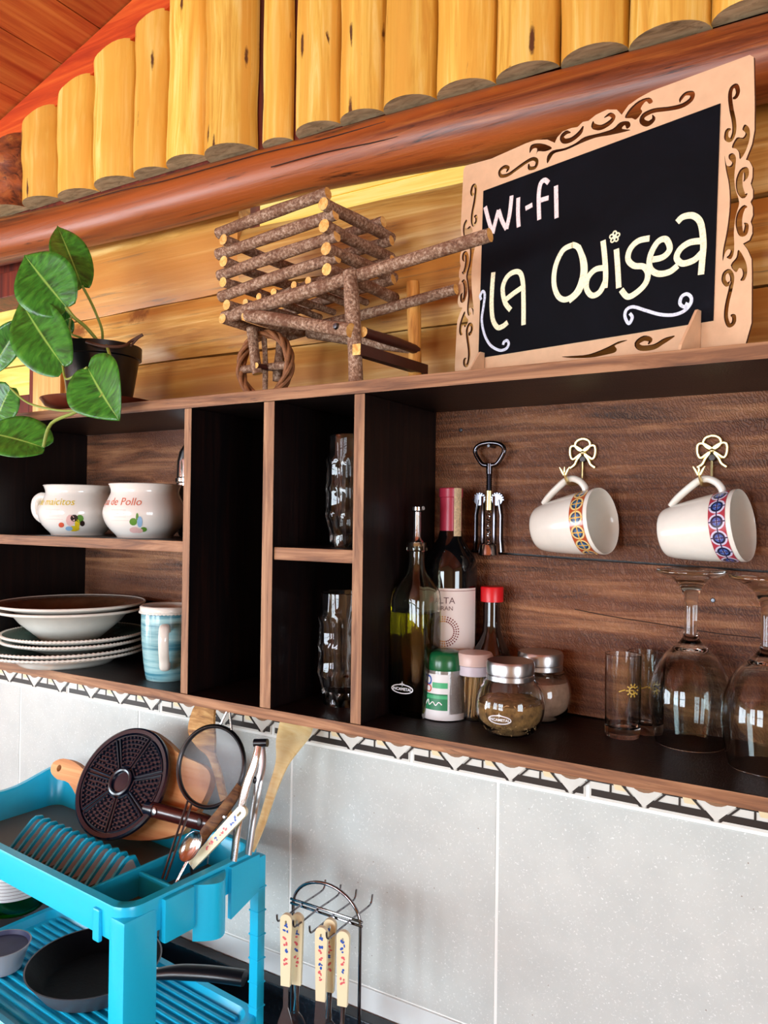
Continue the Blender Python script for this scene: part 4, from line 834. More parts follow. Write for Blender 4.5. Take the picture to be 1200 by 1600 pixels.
# --- wine bottle
c = pY(702, 1000, .155); c = Vector((c.x, .155, ZB)); t = thing('wine_bottle', c, 'dark wine bottle with red capsule and pale label', 'bottle'); ph = facing(c)
mb = MB(); mb.lathe([(0, .012), (.02, .002), (.030, 0), (.0365, .004), (.0375, .012), (.0375, .185), (.035, .200), (.026, .216), (.0175, .228), (.0148, .24), (.0142, .285), (.0155, .286), (.0155, .296), (.014, .2965), (0, .2965)], 48, 0, None, c); mb.build('bottle_body', 'darkglass', t)
mb = MB(); mb.lathe([(.0150, .238), (.0150, .2845), (.0162, .2855), (.0162, .2968), (.0150, .298), (0, .298)], 36, 0, None, c); mb.build('capsule', 'capsule', t)
f = cyl(c, .0155, ph); mb = MB(); patch(mb, f, .004, .016, .232, .2975, .0012); mb.build('tax_strip', 'goldfoil', t)
f = cyl(c, .0376, ph-.2); mb = MB(); patch(mb, f, -.055, .050, .042, .163, .0004, 0, 30); lab = mb.build('label', 'paper', t)
mb = MB(); wtext(mb, 'ALTA', .012, f, .0008, 0, .143); wtext(mb, 'GRAN', .008, f, .0008, .001, .134); wtext(mb, 'CABERNET SAUVIGNON', .0066, f, .0008, 0, .071, 0); patch(mb, f, -.05, .044, .0598, .0603, .0008, 0, 20, 1); patch(mb, f, -.05, .049, .1595, .1602, .0008, 1, 20, 1)
for k in range(30): patch(mb, f, -.045+.003*k, -.0435+.003*k, .050, .057, .0008, 1, 1, 1)
for ring, rr_ in enumerate((.0135, .0165, .0195)):
    for k in range(34):
        a = 2*PI*k/34; disc(mb, f, rr_*math.cos(a), .106+rr_*math.sin(a), .0011, .0011, .0008, 1 if math.cos(a) > .1 else 2, 0, 6)
mb.build('label_print', ['ink', 'ink_red', 'ink_orange'], lab, smooth=0)
# --- sauce bottle
c = pY(768, 1000, .166); c = Vector((c.x, .166, ZB)); t = thing('sauce_bottle', c, 'small dark sauce bottle with bright red cap', 'bottle'); ph = facing(c)
mb = MB(); mb.lathe([(0, 0), (.024, 0), (.0265, .004), (.0265, .066), (.025, .078), (.018, .092), (.0125, .105), (.0115, .12), (.0115, .150), (0, .150)], 40, 0, None, c); mb.build('bottle_body', 'brownglass', t)
mb = MB(); mb.lathe([(.0125, .1445), (.0152, .145), (.0155, .163), (.0145, .165), (0, .1655)], 36, 0, None, c); mb.build('cap', 'redcap', t)
f = cyl(c, .0267, ph-.1); mb = MB(); patch(mb, f, -.036, .034, .012, .063, .0003, 0, 24); lab = mb.build('label', 'label_white', t)
mb = MB(); disc(mb, f, .006, .050, .011, .011, .0006, 0, 0, 24); disc(mb, f, .006, .048, .0062, .0062, .0008, 1, 0, 20); disc(mb, f, .006, .048, .003, .0022, .001, 0, .5); patch(mb, f, -.036, .034, .060, .063, .0006, 1, 24, 1); patch(mb, f, .020, .034, .052, .055, .0006, 0, 6, 1); mb.build('label_print', ['label_black', 'label_white'], lab, smooth=0)
# --- salt shaker
c = pZ(694, 1119, ZB); t = thing('salt_shaker', c, 'clear salt shaker with dark green cap and green label', 'shaker'); ph = facing(c)
mb = MB(); outer = [(.029, 0), (.030, .003), (.0235, .058), (.0225, .066)]
mb.lathe([(0, .001)]+outer+[(.0212, .066), (.0222, .058), (.0285, .004), (0, .003)], 44, 0, None, c); mb.build('clear_body', 'glass', t)
mb = MB(); mb.lathe([(0, .0035), (.0282, .0035), (.0216, .062), (0, .060)], 44, 0, None, c); mb.build('salt', 'salt', t)
mb = MB(); mb.lathe([(.0236, .062), (.0240, .064), (.0235, .072), (.0225, .080), (.019, .084), (.012, .086), (0, .086)], 40, 0, None, c); mb.lathe([(.0236, .062), (.019, .0625), (0, .0625)], 40, 0, None, c); mb.build('cap', 'greencap', t)
f = cyl(c, prof_r(outer), ph); mb = MB()
patch(mb, f, -.044, .006, .004, .058, .0005, 0, 16, 6); patch(mb, f, -.044, .030, .0015, .0095, .0006, 0, 16, 2)
patch(mb, f, -.028, .004, .014, .034, .0007, 1, 12, 4); patch(mb, f, -.028, .004, .028, .032, .0008, 2, 12, 2); patch(mb, f, -.016, .004, .041, .048, .0007, 2, 8, 2); disc(mb, f, -.022, .050, .005, .006, .0008, 3, 0, 16); disc(mb, f, -.022, .050, .003, .004, .0009, 0, 0, 12); disc(mb, f, -.022, .040, .005, .005, .0008, 4, 0, 14); disc(mb, f, -.022, .040, .0033, .0033, .0009, 0, 0, 14)
mb.build('label', ['label_white', 'darkgreenlabel', 'greenlabel', 'fl_blue', 'tomato'], t, smooth=60)
mb = MB(); strip(mb, [(-.026, .020), (-.022, .026), (-.020, .020), (-.015, .024), (-.011, .020), (-.007, .024), (-.003, .021)], .0011, f, .0012, 0, 5); mb.build('label_squiggle', 'white_print', t, smooth=0)
# --- toothpick dispenser
c = pY(741, 1060, .112); c = Vector((c.x, .112, ZB)); t = thing('toothpick_holder', c, 'toothpick dispenser with pale pink lid between salt shaker and jar', 'dispenser')
mb = MB(); mb.lathe([(0, .001), (.0205, 0), (.021, .003), (.021, .062), (.0195, .062), (.0195, .004), (0, .003)], 36, 0, None, c); mb.build('clear_body', 'glass', t)
for k in range(26):
    a = k*2.4; r_ = .0165*math.sqrt((k+.5)/26); a2 = a+.35; mbk = MB()
    mbk.tube([c+Vector((r_*math.cos(a), r_*math.sin(a), .0045)), c+Vector((.0165*math.sqrt((k+.5)/26)*math.cos(a2), .0165*math.sqrt((k+.5)/26)*math.sin(a2), .060))], .0011, 5); tp = mbk.build('toothpick', 'toothpick', t)
mb = MB(); mb.lathe([(.0215, .056), (.0225, .057), (.0225, .068), (.0215, .0685)], 36, 0, None, c); mb.build('collar', 'lilac', t)
mb = MB(); mb.lathe([(.0215, .0685), (.0235, .069), (.024, .080), (.022, .084), (.012, .0855), (0, .085)], 36, 0, None, c); mb.build('lid', 'pinkcap', t)
# --- round spice jars
def spice(c, label, fill, fh, seeds, logo_on, sk):
    t = thing('spice_jar', c, label, 'jar', 'round glass spice jars with steel lids'); ph = facing(c)
    outer = [(r*sk if z < .06 else r, z) for r, z in spline([(.024, 0), (.030, .002), (.040, .014), (.0445, .032), (.041, .050), (.032, .061), (.0275, .065)], 3)]
    mb = MB(); inner = [(max(r-.0022, .0), z+(.002 if z < .01 else 0)) for r, z in outer]
    mb.lathe([(0, .0005)]+outer+[(.0275, .074), (.0253, .074)]+inner[::-1]+[(0, .0035)], 56, 0, None, c); mb.build('glass_body', 'glass', t, smooth=60)
    mb = MB(); rf = prof_r(inner); pr = [(0, .0037)]+[(rf(z)-.0004, z) for z in [.004+(fh-.004)*k/8 for k in range(9)]]+[(0, fh+.004)]
    mb.lathe(pr, 40, 0, None, c); mb.build('contents', fill, t, smooth=60)
    if seeds:
        mb = MB(); rnd = random.Random(3)
        for k in range(420):
            a = rnd.uniform(0, 2*PI); z = rnd.uniform(.006, fh+.002); rr_ = (rf(z)-.0014); d = Vector((rnd.uniform(-1, 1), rnd.uniform(-1, 1), rnd.uniform(-.6, .6))).normalized()*.0032
            p = c+Vector((rr_*math.cos(a), rr_*math.sin(a), z)); nrm = Vector((math.cos(a), math.sin(a), 0)); d = (d-nrm*d.dot(nrm)); mb.tube([p-d, p+d], .0006, 4, k % 2)
        tag(mb.build('herb_flakes', ['herb2', 'toothpick'], t, smooth=0), None, None, None, 'stuff')
    mb = MB(); mb.lathe([(.0262, .064), (.0285, .0645), (.0285, .070), (.0275, .071), (.0285, .072), (.0290, .083), (.0275, .0865), (0, .0868)], 44, 0, None, c); mb.build('lid', 'brushed', t)
    f = cyl(c, prof_r(outer), ph-.3); mb = MB()
    ring = [(.0185*math.cos(a), .034+.021*math.sin(a)) for a in [2*PI*k/30 for k in range(31)]]; strip(mb, ring, .0014, f, .0009, 0, 1, thick=.0008); mb.build('embossed_oval', 'glass', t, smooth=0)
    if logo_on:
        mb = MB(); logo(mb, lambda u, v, q: f(u, v+.024, q), .0135, .0006); mb.build('logo', 'white_print', t, smooth=0)
c = pY(797, 1080, .073); spice(Vector((c.x, .073, ZB)), 'round glass jar of dried herbs with steel lid', 'herb', .038, True, True, .93)
c = pY(844, 1080, .154); spice(Vector((c.x, .154, ZB)), 'round glass jar of pale brown powder behind the herb jar', 'powder', .050, False, False, .89)
# --- tall shot glasses with a gold emblem
for px, y_, lb in ((973, .135, 'slim shot glass with gold emblem, the nearer one'), (1008, .168, 'slim shot glass with gold emblem behind the nearer one')):
    c = pY(px, 1100, y_); c = Vector((c.x, y_, ZB)); t = thing('shot_glass', c, lb, 'glass', 'slim shot glasses'); mb = MB()
    mb.lathe([(0, .0005), (.0195, 0), (.0205, .002), (.0205, .010), (.0212, .097), (.0206, .0975), (.0198, .097), (.0190, .014), (.016, .011), (0, .0105)], 48, 0, None, c); mb.build('glass_body', 'glass', t)
    f = cyl(c, .0209, facing(c)+.55); mb = MB()
    strip(mb, [(.0042*math.cos(a), .058+.0042*math.sin(a)) for a in [.6+5.2*k/20 for k in range(21)]], .0016, f, .0004, 0, 1)
    for k in range(10):
        a = 2*PI*k/10; disc(mb, f, .0068*math.cos(a), .058+.0068*math.sin(a), .0016, .0009, .0004, 0, a)
    strip(mb, [(-.003, .058), (.001, .058), (.001, .055)], .001, f, .0004, 0, 2); strip(mb, [(-.016, .056), (-.009, .059)], .0012, f, .0004, 0, 2); mb.build('gold_emblem', 'goldprint', t, smooth=0)
# --- upturned wine glasses
for px, y_, lb in ((1078, .147, 'large wine glass standing upside down beside the shot glasses'), (1199, .100, 'large wine glass standing upside down at the right edge')):
    c = pY(px, 1100, y_); c = Vector((c.x, y_, ZB)); t = thing('wine_glass', c, lb, 'wine glass', 'upturned wine glasses'); mb = MB()
    outer = spline([(.0375, .0), (.0425, .025), (.0448, .050), (.0405, .078), (.0295, .100), (.016, .113), (.0092, .121), (.0072, .130), (.0068, .150), (.0075, .165), (.0115, .179), (.020, .188), (.0325, .194), (.0378, .1965), (.0378, .2005)], 4)
    inner = spline([(.016, .107), (.028, .098), (.0388, .077), (.0432, .050), (.0410, .025), (.0362, .0004)], 4)
    mb.lathe([(0, .1105)]+inner+outer+[(.030, .2015), (0, .2)], 56, 0, None, c); mb.build('glass_body', 'wineglass', t, smooth=70)
# --- corkscrew hanging on the back board
YC = .178; c = pY(765, 690, YC); cx = pY(764, 780, YC).x; t = thing('corkscrew', (cx, YC, pY(764, 876, YC).z), 'chrome winged corkscrew hanging on the dark back board', 'corkscrew')
def zc(py): return pY(764, py, YC).z
zt_, zk = zc(692), zc(727)
ring = spline([(cx, YC, zt_+.000), (cx+.016, YC, zt_-.003), (cx+.0215, YC, zt_-.012), (cx+.012, YC, zk+.003), (cx+.004, YC, zk), (cx-.004, YC, zk), (cx-.012, YC, zk+.003), (cx-.0215, YC, zt_-.012), (cx-.016, YC, zt_-.003)], 5, True)
mb = MB(); mb.tube(ring, .0032, 10, closed=True); mb.lathe([(0, 0), (.0045, 0), (.0045, .014), (0, .014)], 16, 0, None, (cx, YC, zk-.012)); mb.build('opener_handle', 'gunmetal', t)
mb = MB(); prof = []
z = zc(735)
while z > zc(768): prof += [(.0032, z), (.0046, z-.0013)]; z -= .0027
mb.lathe([(0, prof[0][1])]+prof+[(0, prof[-1][1])], 20, 0, None, (cx, YC, 0)); mb.build('rack_shaft', 'gunmetal', t)
mb = MB(); mb.lathe([(0, zc(767)), (.0052, zc(767)), (.0055, zc(797)), (0, zc(797))], 20, 0, None, (cx, YC, 0)); mb.build('neck_barrel', 'brass', t)
mb = MB(); mb.tube([(cx+.0026*math.cos(k*.7), YC+.0026*math.sin(k*.7), zc(800)+(zc(852)-zc(800))*k/60) for k in range(61)], .0011, 6); mb.build('screw_worm', 'steel', t)
for sx in (-1, 1):
    mb = MB(); mb.box(cx+sx*.0085-.002, cx+sx*.0085+.002, YC-.0035, YC+.0035, zc(852), zc(775), bev=.001); mb.build('side_bar', 'gunmetal', t)
    mb = MB(); gx = cx+sx*.013; gz = zc(781)
    for k in range(9):
        a = PI*k/8; mb.box(-.001, .001, -.003, .003, .0075, .0098, 0, Matrix.Translation((gx, YC, gz)) @ Matrix.Rotation(a-PI/2, 4, 'Y'))
    mb.lathe([(0, -.003), (.0078, -.003), (.0078, .003), (0, .003)], 24, 0, frame_T((gx, YC, gz), (0, -1, 0)))
    mb.tube([(gx+sx*.002, YC, gz), (cx+sx*.0185, YC, zc(805)), (cx+sx*.0185, YC, zc(842)), (cx+sx*.0205, YC, zc(862))], [(.0028, .0045), (.0025, .004), (.0025, .004), (.003, .005)], 10); mb.build('lever_arm', 'gunmetal', t)
mb = MB(); mb.lathe([(.0135, 0), (.0148, .001), (.0135, .004), (.0125, .015), (.0115, .016), (.0105, .015), (.0115, .001)], 32, 0, None, (cx, YC, zc(868)), closed=True); mb.build('bell_collar', 'steel', t)
mb = MB(); mb.tube([(cx, YC+.010, zt_-.0045), (cx, DP+.004, zt_-.0045)], .002, 8); mb.tube([(cx, YC-.004, zt_-.0045), (cx, YC+.010, zt_-.0045)], .002, 8); tag(mb.build('nail', 'darksteel', None, (cx, DP, zt_-.0045)), 'small dark nail holding the corkscrew on the board', 'nail')
# --- hooks and hanging mugs
def hook(px, pyt, label):
    p0 = pY(px, pyt, DP-.003); s_ = .00082; hy = DP-.0035
    t = thing('bow_hook', (p0.x, DP, p0.z-.045), label, 'hook', 'gold bow hooks on the back board')
    Q = lambda x, z: (p0.x+x*s_, hy, p0.z-z*s_)
    def loop(name, pts, r, cl=True): MB().tube(spline([Q(*q) for q in pts], 4, cl), r, 6, closed=cl).build(name, 'brass', t)
    loop('top_ring', [(0, 0), (9, 3), (12, 10), (7, 17), (0, 19), (-7, 17), (-12, 10), (-9, 3)], .0021)
    loop('bow_loop', [(0, 20), (-10, 12), (-19, 12), (-20, 24), (-16, 32), (-8, 27)], .002); loop('bow_loop', [(0, 20), (10, 12), (19, 12), (20, 24), (16, 32), (8, 27)], .002)
    loop('ribbon_tail', [(-3, 25), (-9, 33), (-13, 41), (-20, 46)], .0021, False); loop('ribbon_tail', [(3, 25), (9, 33), (13, 41), (20, 46)], .0021, False)
    MB().ico(Q(0, 22), .0034, 2).build('knot', 'brass', t); MB().lathe([(0, .002), (.0035, .0018), (.005, 0)], 14, 0, frame_T(Q(0, 32), (0, -1, 0))).build('screw_head', 'dark_print', t)
    hz = p0.z-.056; pth = spline([(p0.x, hy, p0.z-.030), (p0.x, hy-.001, hz+.012), (p0.x, hy-.004, hz), (p0.x-.002, hy-.022, hz-.003), (p0.x-.004, hy-.044, hz-.004), (p0.x-.005, hy-.053, hz+.001), (p0.x-.006, hy-.056, hz+.010)], 4)
    MB().tube(pth, [(.0016, .0028)]*len(pth), 8).build('hook_arm', 'brass', t)
    for dx in (-5, 0, 5): MB().tube([(p0.x-.006+dx*.0002, hy-.056, hz+.006), (p0.x-.006+dx*.0008, hy-.056, hz+.012), (p0.x-.006+dx*.0013, hy-.057, hz+.016)], [.0016, .0018, .0006], 6).build('leaf_tip', 'brass', t)
    return Vector((p0.x-.0042, hy-.043, hz-.0022))
def hung_mug(seat, label, bandm):
    """local frame: z along the cup axis (foot to mouth), y = handle side."""
    ax = Vector((math.cos(.10)*math.cos(.13), -math.sin(.22), math.sin(.13))).normalized(); up = Vector((0, -.10, 1)); up = (up-ax*up.dot(ax)).normalized(); sd = up.cross(ax)
    top = .0575; along = .052           # the handle's highest inner point in the local frame
    O = seat+Vector((0, 0, 0))-up*(top-.0040)-ax*along
    T = Matrix(((sd.x, up.x, ax.x, O.x), (sd.y, up.y, ax.y, O.y), (sd.z, up.z, ax.z, O.z), (0, 0, 0, 1)))
    t = thing('hanging_mug', O, label, 'mug', 'cream mugs hanging from hooks')
    outer = spline([(.024, 0), (.0285, .003), (.0325, .018), (.0370, .045), (.0400, .070), (.0415, .088)], 3)
    mb = MB(); mb.lathe([(0, .001)]+outer+[(.0408, .0895), (.0395, .088), (.0380, .07), (.035, .045), (.030, .018), (.022, .006), (0, .006)], 56, 0, T); mb.build('cup', 'stoneware', t, smooth=60)
    mb = MB(); pth = spline([(.0315, .012), (.039, .020), (.0485, .034), (.0560, .048), (.0570, .058), (.0520, .067), (.0445, .072), (.0385, .073)], 4)
    mb.tube([T @ Vector((0, y, z)) for y, z in pth], [(.0042, .0055)]*len(pth), 12); mb.build('handle', 'stoneware', t)
    f = prof_r(outer); vs = []; uvv = []; fs = []; n = 84
    for j in range(5):
        z = .0655+.019*j/4
        for i in range(n+1): a = 2*PI*i/n; vs.append(T @ Vector(((f(z)+.0004)*math.cos(a), (f(z)+.0004)*math.sin(a), z))); uvv.append((14*i/n, j/4))
    for j in range(4): fs += [(j*(n+1)+i, j*(n+1)+i+1, (j+1)*(n+1)+i+1, (j+1)*(n+1)+i) for i in range(n)]
    mb = MB(); mb.add(vs, fs); mb.build('mosaic_band', bandm, t, smooth=60, uvs=uvv)
s1 = hook(911, 686, 'gold bow-shaped hook carrying the orange-banded mug'); hung_mug(s1, 'cream mug with orange and blue mosaic band hanging from a hook', 'band_a')
s2 = hook(1113, 681, 'gold bow-shaped hook carrying the red-banded mug'); hung_mug(s2, 'cream mug with red and blue mosaic band hanging at right', 'band_b')
# ================================================================= below the shelf
# --- two-tier dish rack
RA = Vector((-.772, -.131, 0)); ra = math.radians(5); RL = Vector((math.cos(ra), -math.sin(ra), 0)); RW = Vector((math.sin(ra), math.cos(ra), 0))
def rk(u, v, z): return RA+RL*u+RW*v+Vector((0, 0, z))
RT = Matrix(((RL.x, RW.x, 0, RA.x), (RL.y, RW.y, 0, RA.y), (0, 0, 1, 0), (0, 0, 0, 1)))
LEN, DEP, RZ_, FL = .54, .243, -.500, -.548
dr = thing('dish_rack', rk(-LEN/2, DEP/2, CT), 'turquoise plastic two-tier dish rack on the counter', 'dish rack')
def rrect(u0, u1, v0, v1, r, n=6):
    out = []
    for cu_, cv_, a0 in ((u1-r, v0+r, -PI/2), (u1-r, v1-r, 0), (u0+r, v1-r, PI/2), (u0+r, v0+r, PI)):
        out += [(cu_+r*math.cos(a0+PI/2*k/n), cv_+r*math.sin(a0+PI/2*k/n)) for k in range(n+1)]
    return out
def hump(u, v):
    if v < DEP*.55: return 0
    t = max(0, min(1, (u+LEN+.03)/.20)); s_ = max(0, min(1, (-.10-u)/.16)); w_ = (v-DEP*.55)/(DEP*.45)
    return .036*(s_*s_*(3-2*s_))*(.55+.45*t*t*(3-2*t))*(w_*w_*(3-2*w_))
def ringwall(loops, close=False):
    """skin a list of (poly, z, use_hump) loops."""
    mb = MB(); n = len(loops[0][0]); vs = []
    for poly, z, h in loops: vs += [rk(u, v, z+h*hump(u, v)) for u, v in poly]
    m = len(loops); fs = []
    for j in range(m if close else m-1):
        k = (j+1) % m
        fs += [(j*n+i, j*n+(i+1) % n, k*n+(i+1) % n, k*n+i) for i in range(n)]
    return mb.add(vs, fs)
def dense(poly, step=.02):
    out = []
    for a, b in zip(poly, poly[1:]+poly[:1]):
        k = max(1, int(math.dist(a, b)/step)); out += [(a[0]+(b[0]-a[0])*i/k, a[1]+(b[1]-a[1])*i/k) for i in range(k)]
    return out
def off(d): return dense(rrect(-LEN-d, d, -d, DEP+d, .028+d, 6))
n0 = len(off(0))
def R_(d):      # offset ring with matching vertex count
    base = off(0); cu_, cv_ = -LEN/2, DEP/2; return [(cu_+(u-cu_)*(1+d/(LEN/2)), cv_+(v-cv_)*(1+d/(DEP/2))) for u, v in base]
ringwall([(R_(0), RZ_-.045, 0), (R_(.002), RZ_-.004, 1), (R_(.001), RZ_, 1), (R_(-.010), RZ_+.001, 1), (R_(-.013), RZ_-.003, 1), (R_(-.018), FL, 0), (R_(-.022), FL-.003, 0), (R_(-.0165), FL-.003, 0), (R_(-.0105), RZ_-.008, 1), (R_(-.003), RZ_-.007, 1), (R_(-.003), RZ_-.045, 0)], True).build('upper_tray', 'rack', dr, smooth=50)
mb = MB(); mb.box(-LEN+.019, -.019, .019, DEP-.019, FL-.002, FL+.001, 0, RT); mb.build('tray_floor', 'rackfloor', dr, smooth=0)
mb = MB(); mb.box(-.104, -.100, .016, DEP-.02, FL, RZ_-.006, 0, RT, .0015); mb.build('cutlery_divider', 'rack', dr, smooth=0)
mb = MB(); mb.box(-.100, -.014, .095, .099, FL, RZ_-.012, 0, RT, .0015); mb.build('cutlery_divider', 'rack', dr, smooth=0)
# plate fins
fp = [(.056, FL), (.078, FL+.022), (.098, FL+.040), (.106, FL+.044), (.117, FL+.042), (.128, FL+.020), (.131, FL)]
fi = [(.064, FL+.002), (.083, FL+.0195), (.101, FL+.0355), (.107, FL+.0385), (.113, FL+.037), (.121, FL+.019), (.124, FL+.002)]
for k in range(13):
    u = -.140-.0208*k
    mb = MB(); vs = [rk(u+d, v, z) for d in (-.0022, .0022) for v, z in fp]+[rk(u+d, v, z) for d in (-.0022, .0022) for v, z in fi]; m = len(fp); fs = []
    for i in range(m-1):
        fs += [(i, i+1, m+i+1, m+i), (2*m+i, 3*m+i, 3*m+i+1, 2*m+i+1), (i, 2*m+i, 2*m+i+1, i+1), (m+i, m+i+1, 3*m+i+1, 3*m+i)]
    fo = mb.add(vs, fs).build('plate_fin', 'rack', dr, smooth=0)
    mb = MB(); mb.add([rk(u+d, v, z) for d in (-.0008, .0008) for v, z in fi], [tuple(range(m)), tuple(range(2*m-1, m-1, -1))]).build('fin_web', 'fin', fo, smooth=0)
for k in range(13):
    u = -.118-.0245*k
    if u > -LEN+.03: MB().box(u-.007, u+.001, .040, .0435, FL+.001, FL+.0025, 0, RT).build('drain_slot', 'label_white', dr, smooth=0)
# outer pockets on the right side
mb = MB(); mb.box(-.004, .010, .055, .105, RZ_-.062, RZ_-.004, 0, RT, .003); mb.build('side_apron', 'rack', dr)
mb = MB(); ap = [(.004, .106)]+[(.004+.024*math.sin(PI*k/10), .106+.058*k/10) for k in range(11)]+[(.004, .164)]
mb.prism([(a, b) for a, b in ap], lambda u, v, t: rk(u, v, t), RZ_-.082, RZ_-.005); mb.build('cutlery_pocket', 'rack', dr)
mb = MB(); mb.prism([(.172, RZ_-.004), (.228, RZ_-.004), (.228, RZ_-.058), (.172, RZ_-.078)], lambda v, z, t: rk(.002+t, v, z), 0, .007); mb.build('side_apron', 'rack', dr, smooth=0)
mb = MB(); mb.box(-.060, -.046, -.006, 0, RZ_-.052, RZ_-.010, 0, RT, .002); mb.build('clip', 'rack', dr, smooth=0)
# posts
for u0_, u1_, v0_, v1_ in ((-.030, .004, -.004, .050), (-LEN-.004, -LEN+.030, -.004, .050)):
    MB().box(u0_, u1_, v0_, v1_, CT+.0006, RZ_-.012, 0, RT, .008).build('front_post', 'rack', dr)
for u0_, u1_ in ((-.014, .004), (-LEN-.004, -LEN+.014)):
    p = MB().box(u0_, u1_, DEP-.012, DEP+.004, CT+.0006, RZ_-.012, 0, RT, .003).build('back_post', 'rack', dr)
    for k in range(7): MB().box(u0_-.001, u1_+.001, DEP-.0125, DEP+.0045, RZ_-.06-.036*k, RZ_-.058-.036*k, 0, RT).build('post_notch', 'rack', p, smooth=0)
# lower tray with ribs
LZ = -.762
ringwall([(R_(.002), LZ-.030, 0), (R_(.004), LZ+.010, 0), (R_(.002), LZ+.013, 0), (R_(-.008), LZ+.012, 0), (R_(-.014), LZ, 0), (R_(-.018), LZ-.004, 0), (R_(-.010), LZ-.004, 0), (R_(-.004), LZ-.030, 0)], True).build('lower_tray', 'rack', dr, smooth=50)
mb = MB(); mb.box(-LEN+.010, -.010, .010, DEP-.010, LZ-.005, LZ, 0, RT); mb.build('lower_tray_floor', 'rack', dr, smooth=0)
rib = None
for k in range(14):
    v = .026+.0148*k
    if rib is None: rib = MB().box(-LEN+.03, -.028, v, v+.006, LZ-.001, LZ+.005, 0, RT, .002).build('drain_rib', 'rack', dr); v0k = v
    else: c = rib.copy(); COL.objects.link(c); c.parent = dr; c.location = RW*(v-v0k)
# --- frying pan on the lower tier
PZ = LZ+.0055; pc0 = pZ(148, 1500, PZ+.036); pb = Vector((pc0.x, pc0.y, PZ))
fpn = thing('frying_pan', pb, 'black non-stick frying pan on the lower tier of the rack', 'pan'); PR = .105
mb = MB(); mb.lathe([(0, 0), (.076, 0), (.080, .002), (PR-.002, .034), (PR, .0365), (PR-.0025, .0365), (.079, .006), (.074, .0035), (0, .0035)], 64, 0, None, pb, mis=[1, 1, 1, 1, 1, 0, 0, 0]); mb.build('pan_body', ['pan_in', 'pan_out'], fpn, smooth=50)
h1 = pZ(236, 1521, PZ+.036); h2 = pZ(382, 1528, PZ+.050); hd = (h2-h1)
MB().tube([h1-hd*.02, h1+hd*.14], [(.009, .013), (.007, .010)], 12).build('ferrule', 'steel', fpn)
MB().tube(spline([tuple(h1+hd*.08), tuple(h1+hd*.3+Vector((0, 0, .004))), tuple(h1+hd*.65+Vector((0, 0, .004))), tuple(h2)], 5), [(.008+.003*min(1, k/6), .011+.003*min(1, k/6)) for k in range(16)], 14).build('handle', 'blackhandle', fpn)
# --- green soap bottle and a small dish
gb = pZ(25, 1428, CT+.001); gc = Vector((gb.x, min(gb.y, .115), CT)); gc.x = pY(22, 1420, gc.y).x; gc.z = LZ+.0055
sb = thing('soap_bottle', gc, 'green washing-up liquid bottle on the lower tier behind the pan', 'bottle')
mb = MB(); go = spline([(.050, 0), (.058, .006), (.062, .020), (.060, .05), (.052, .10), (.030, .135), (.016, .145), (.015, .155)], 3)
mb.lathe([(0, .001)]+go+[(.013, .155)]+[(max(r-.003, .004), z+(.003 if z < .01 else 0)) for r, z in go][::-1]+[(0, .005)], 44, 0, None, gc); mb.build('bottle_body', 'greenbottle', sb, smooth=60)
mb = MB(); gr = prof_r(go); mb.lathe([(0, .0052)]+[(gr(z)-.0036, z) for z in [.006+.07*k/8 for k in range(9)]]+[(0, .0765)], 36, 0, None, gc); mb.build('soap', 'soap', sb)
f = cyl(gc, gr, facing(gc)); mb = MB(); patch(mb, f, -.04, .034, .036, .095, .0006, 0, 20, 4)
for k in range(7): patch(mb, f, -.03, .028, .041+.006*k, .0417+.006*k, .0009, 1, 14, 1)
mb.build('label', ['label_white', 'ink'], sb)
MB().lathe([(.0155, .146), (.017, .147), (.017, .168), (0, .169)], 24, 0, None, gc).build('cap', 'label_white', sb)
dc = pZ(4, 1475, LZ+.045); dc = Vector((dc.x, dc.y, LZ+.0062)); dsh = thing('round_dish', dc, 'small slate blue round dish at the left edge beside the pan', 'dish')
MB().lathe([(0, 0), (.030, 0), (.040, .030), (.0445, .040), (.042, .040), (.039, .034), (0, .034)], 40, 0, None, dc, mis=[1, 1, 1, 1, 0, 0]).build('dish_body', ['dishblue', 'dishrim'], dsh)
# --- cutting board leaning on the tiles
YB = .165
cbd = thing('cutting_board', pY(230, 1380, .08), 'wooden paddle cutting board leaning behind the waffle iron', 'cutting board')
cn = Vector((0, 1, -.40)).normalized(); co = Vector((-1.0, .092, -.500)); cxv = Vector((1, 0, 0)); cyv = cn.cross(cxv)*-1
cyv = cxv.cross(cn)*1.0
if cyv.z < 0: cyv = -cyv
def fcb(u, v, t): return co+cxv*u+cyv*v-cn*t                        # a plane leaning back towards the tiles
def cpx(x, y):
    d = ray(x, y); q = CAM+d*((co-CAM).dot(cn)/d.dot(cn))-co; return (q.dot(cxv), q.dot(cyv))
outl = [cpx(*p) for p in [(88, 1192), (104, 1186), (122, 1192), (140, 1204), (160, 1188), (185, 1156), (210, 1141), (236, 1141), (262, 1157), (286, 1180), (320, 1196), (333, 1212), (328, 1238), (312, 1268), (294, 1296), (284, 1303), (240, 1313), (190, 1310), (150, 1292), (128, 1252), (112, 1224), (94, 1218), (84, 1206)]]
hc = cpx(97, 1201)
vs, fs, nz = plate2d([(p[0], p[1]) for p in spline(outl, 3, True)], [[(hc[0]+.006*math.cos(a), hc[1]+.006*math.sin(a)) for a in [2*PI*k/14 for k in range(14)]]], .014)
MB().add([fcb(p.x, p.y, p.z) for p in vs], fs).build('board', 'boardwood', cbd, smooth=30)
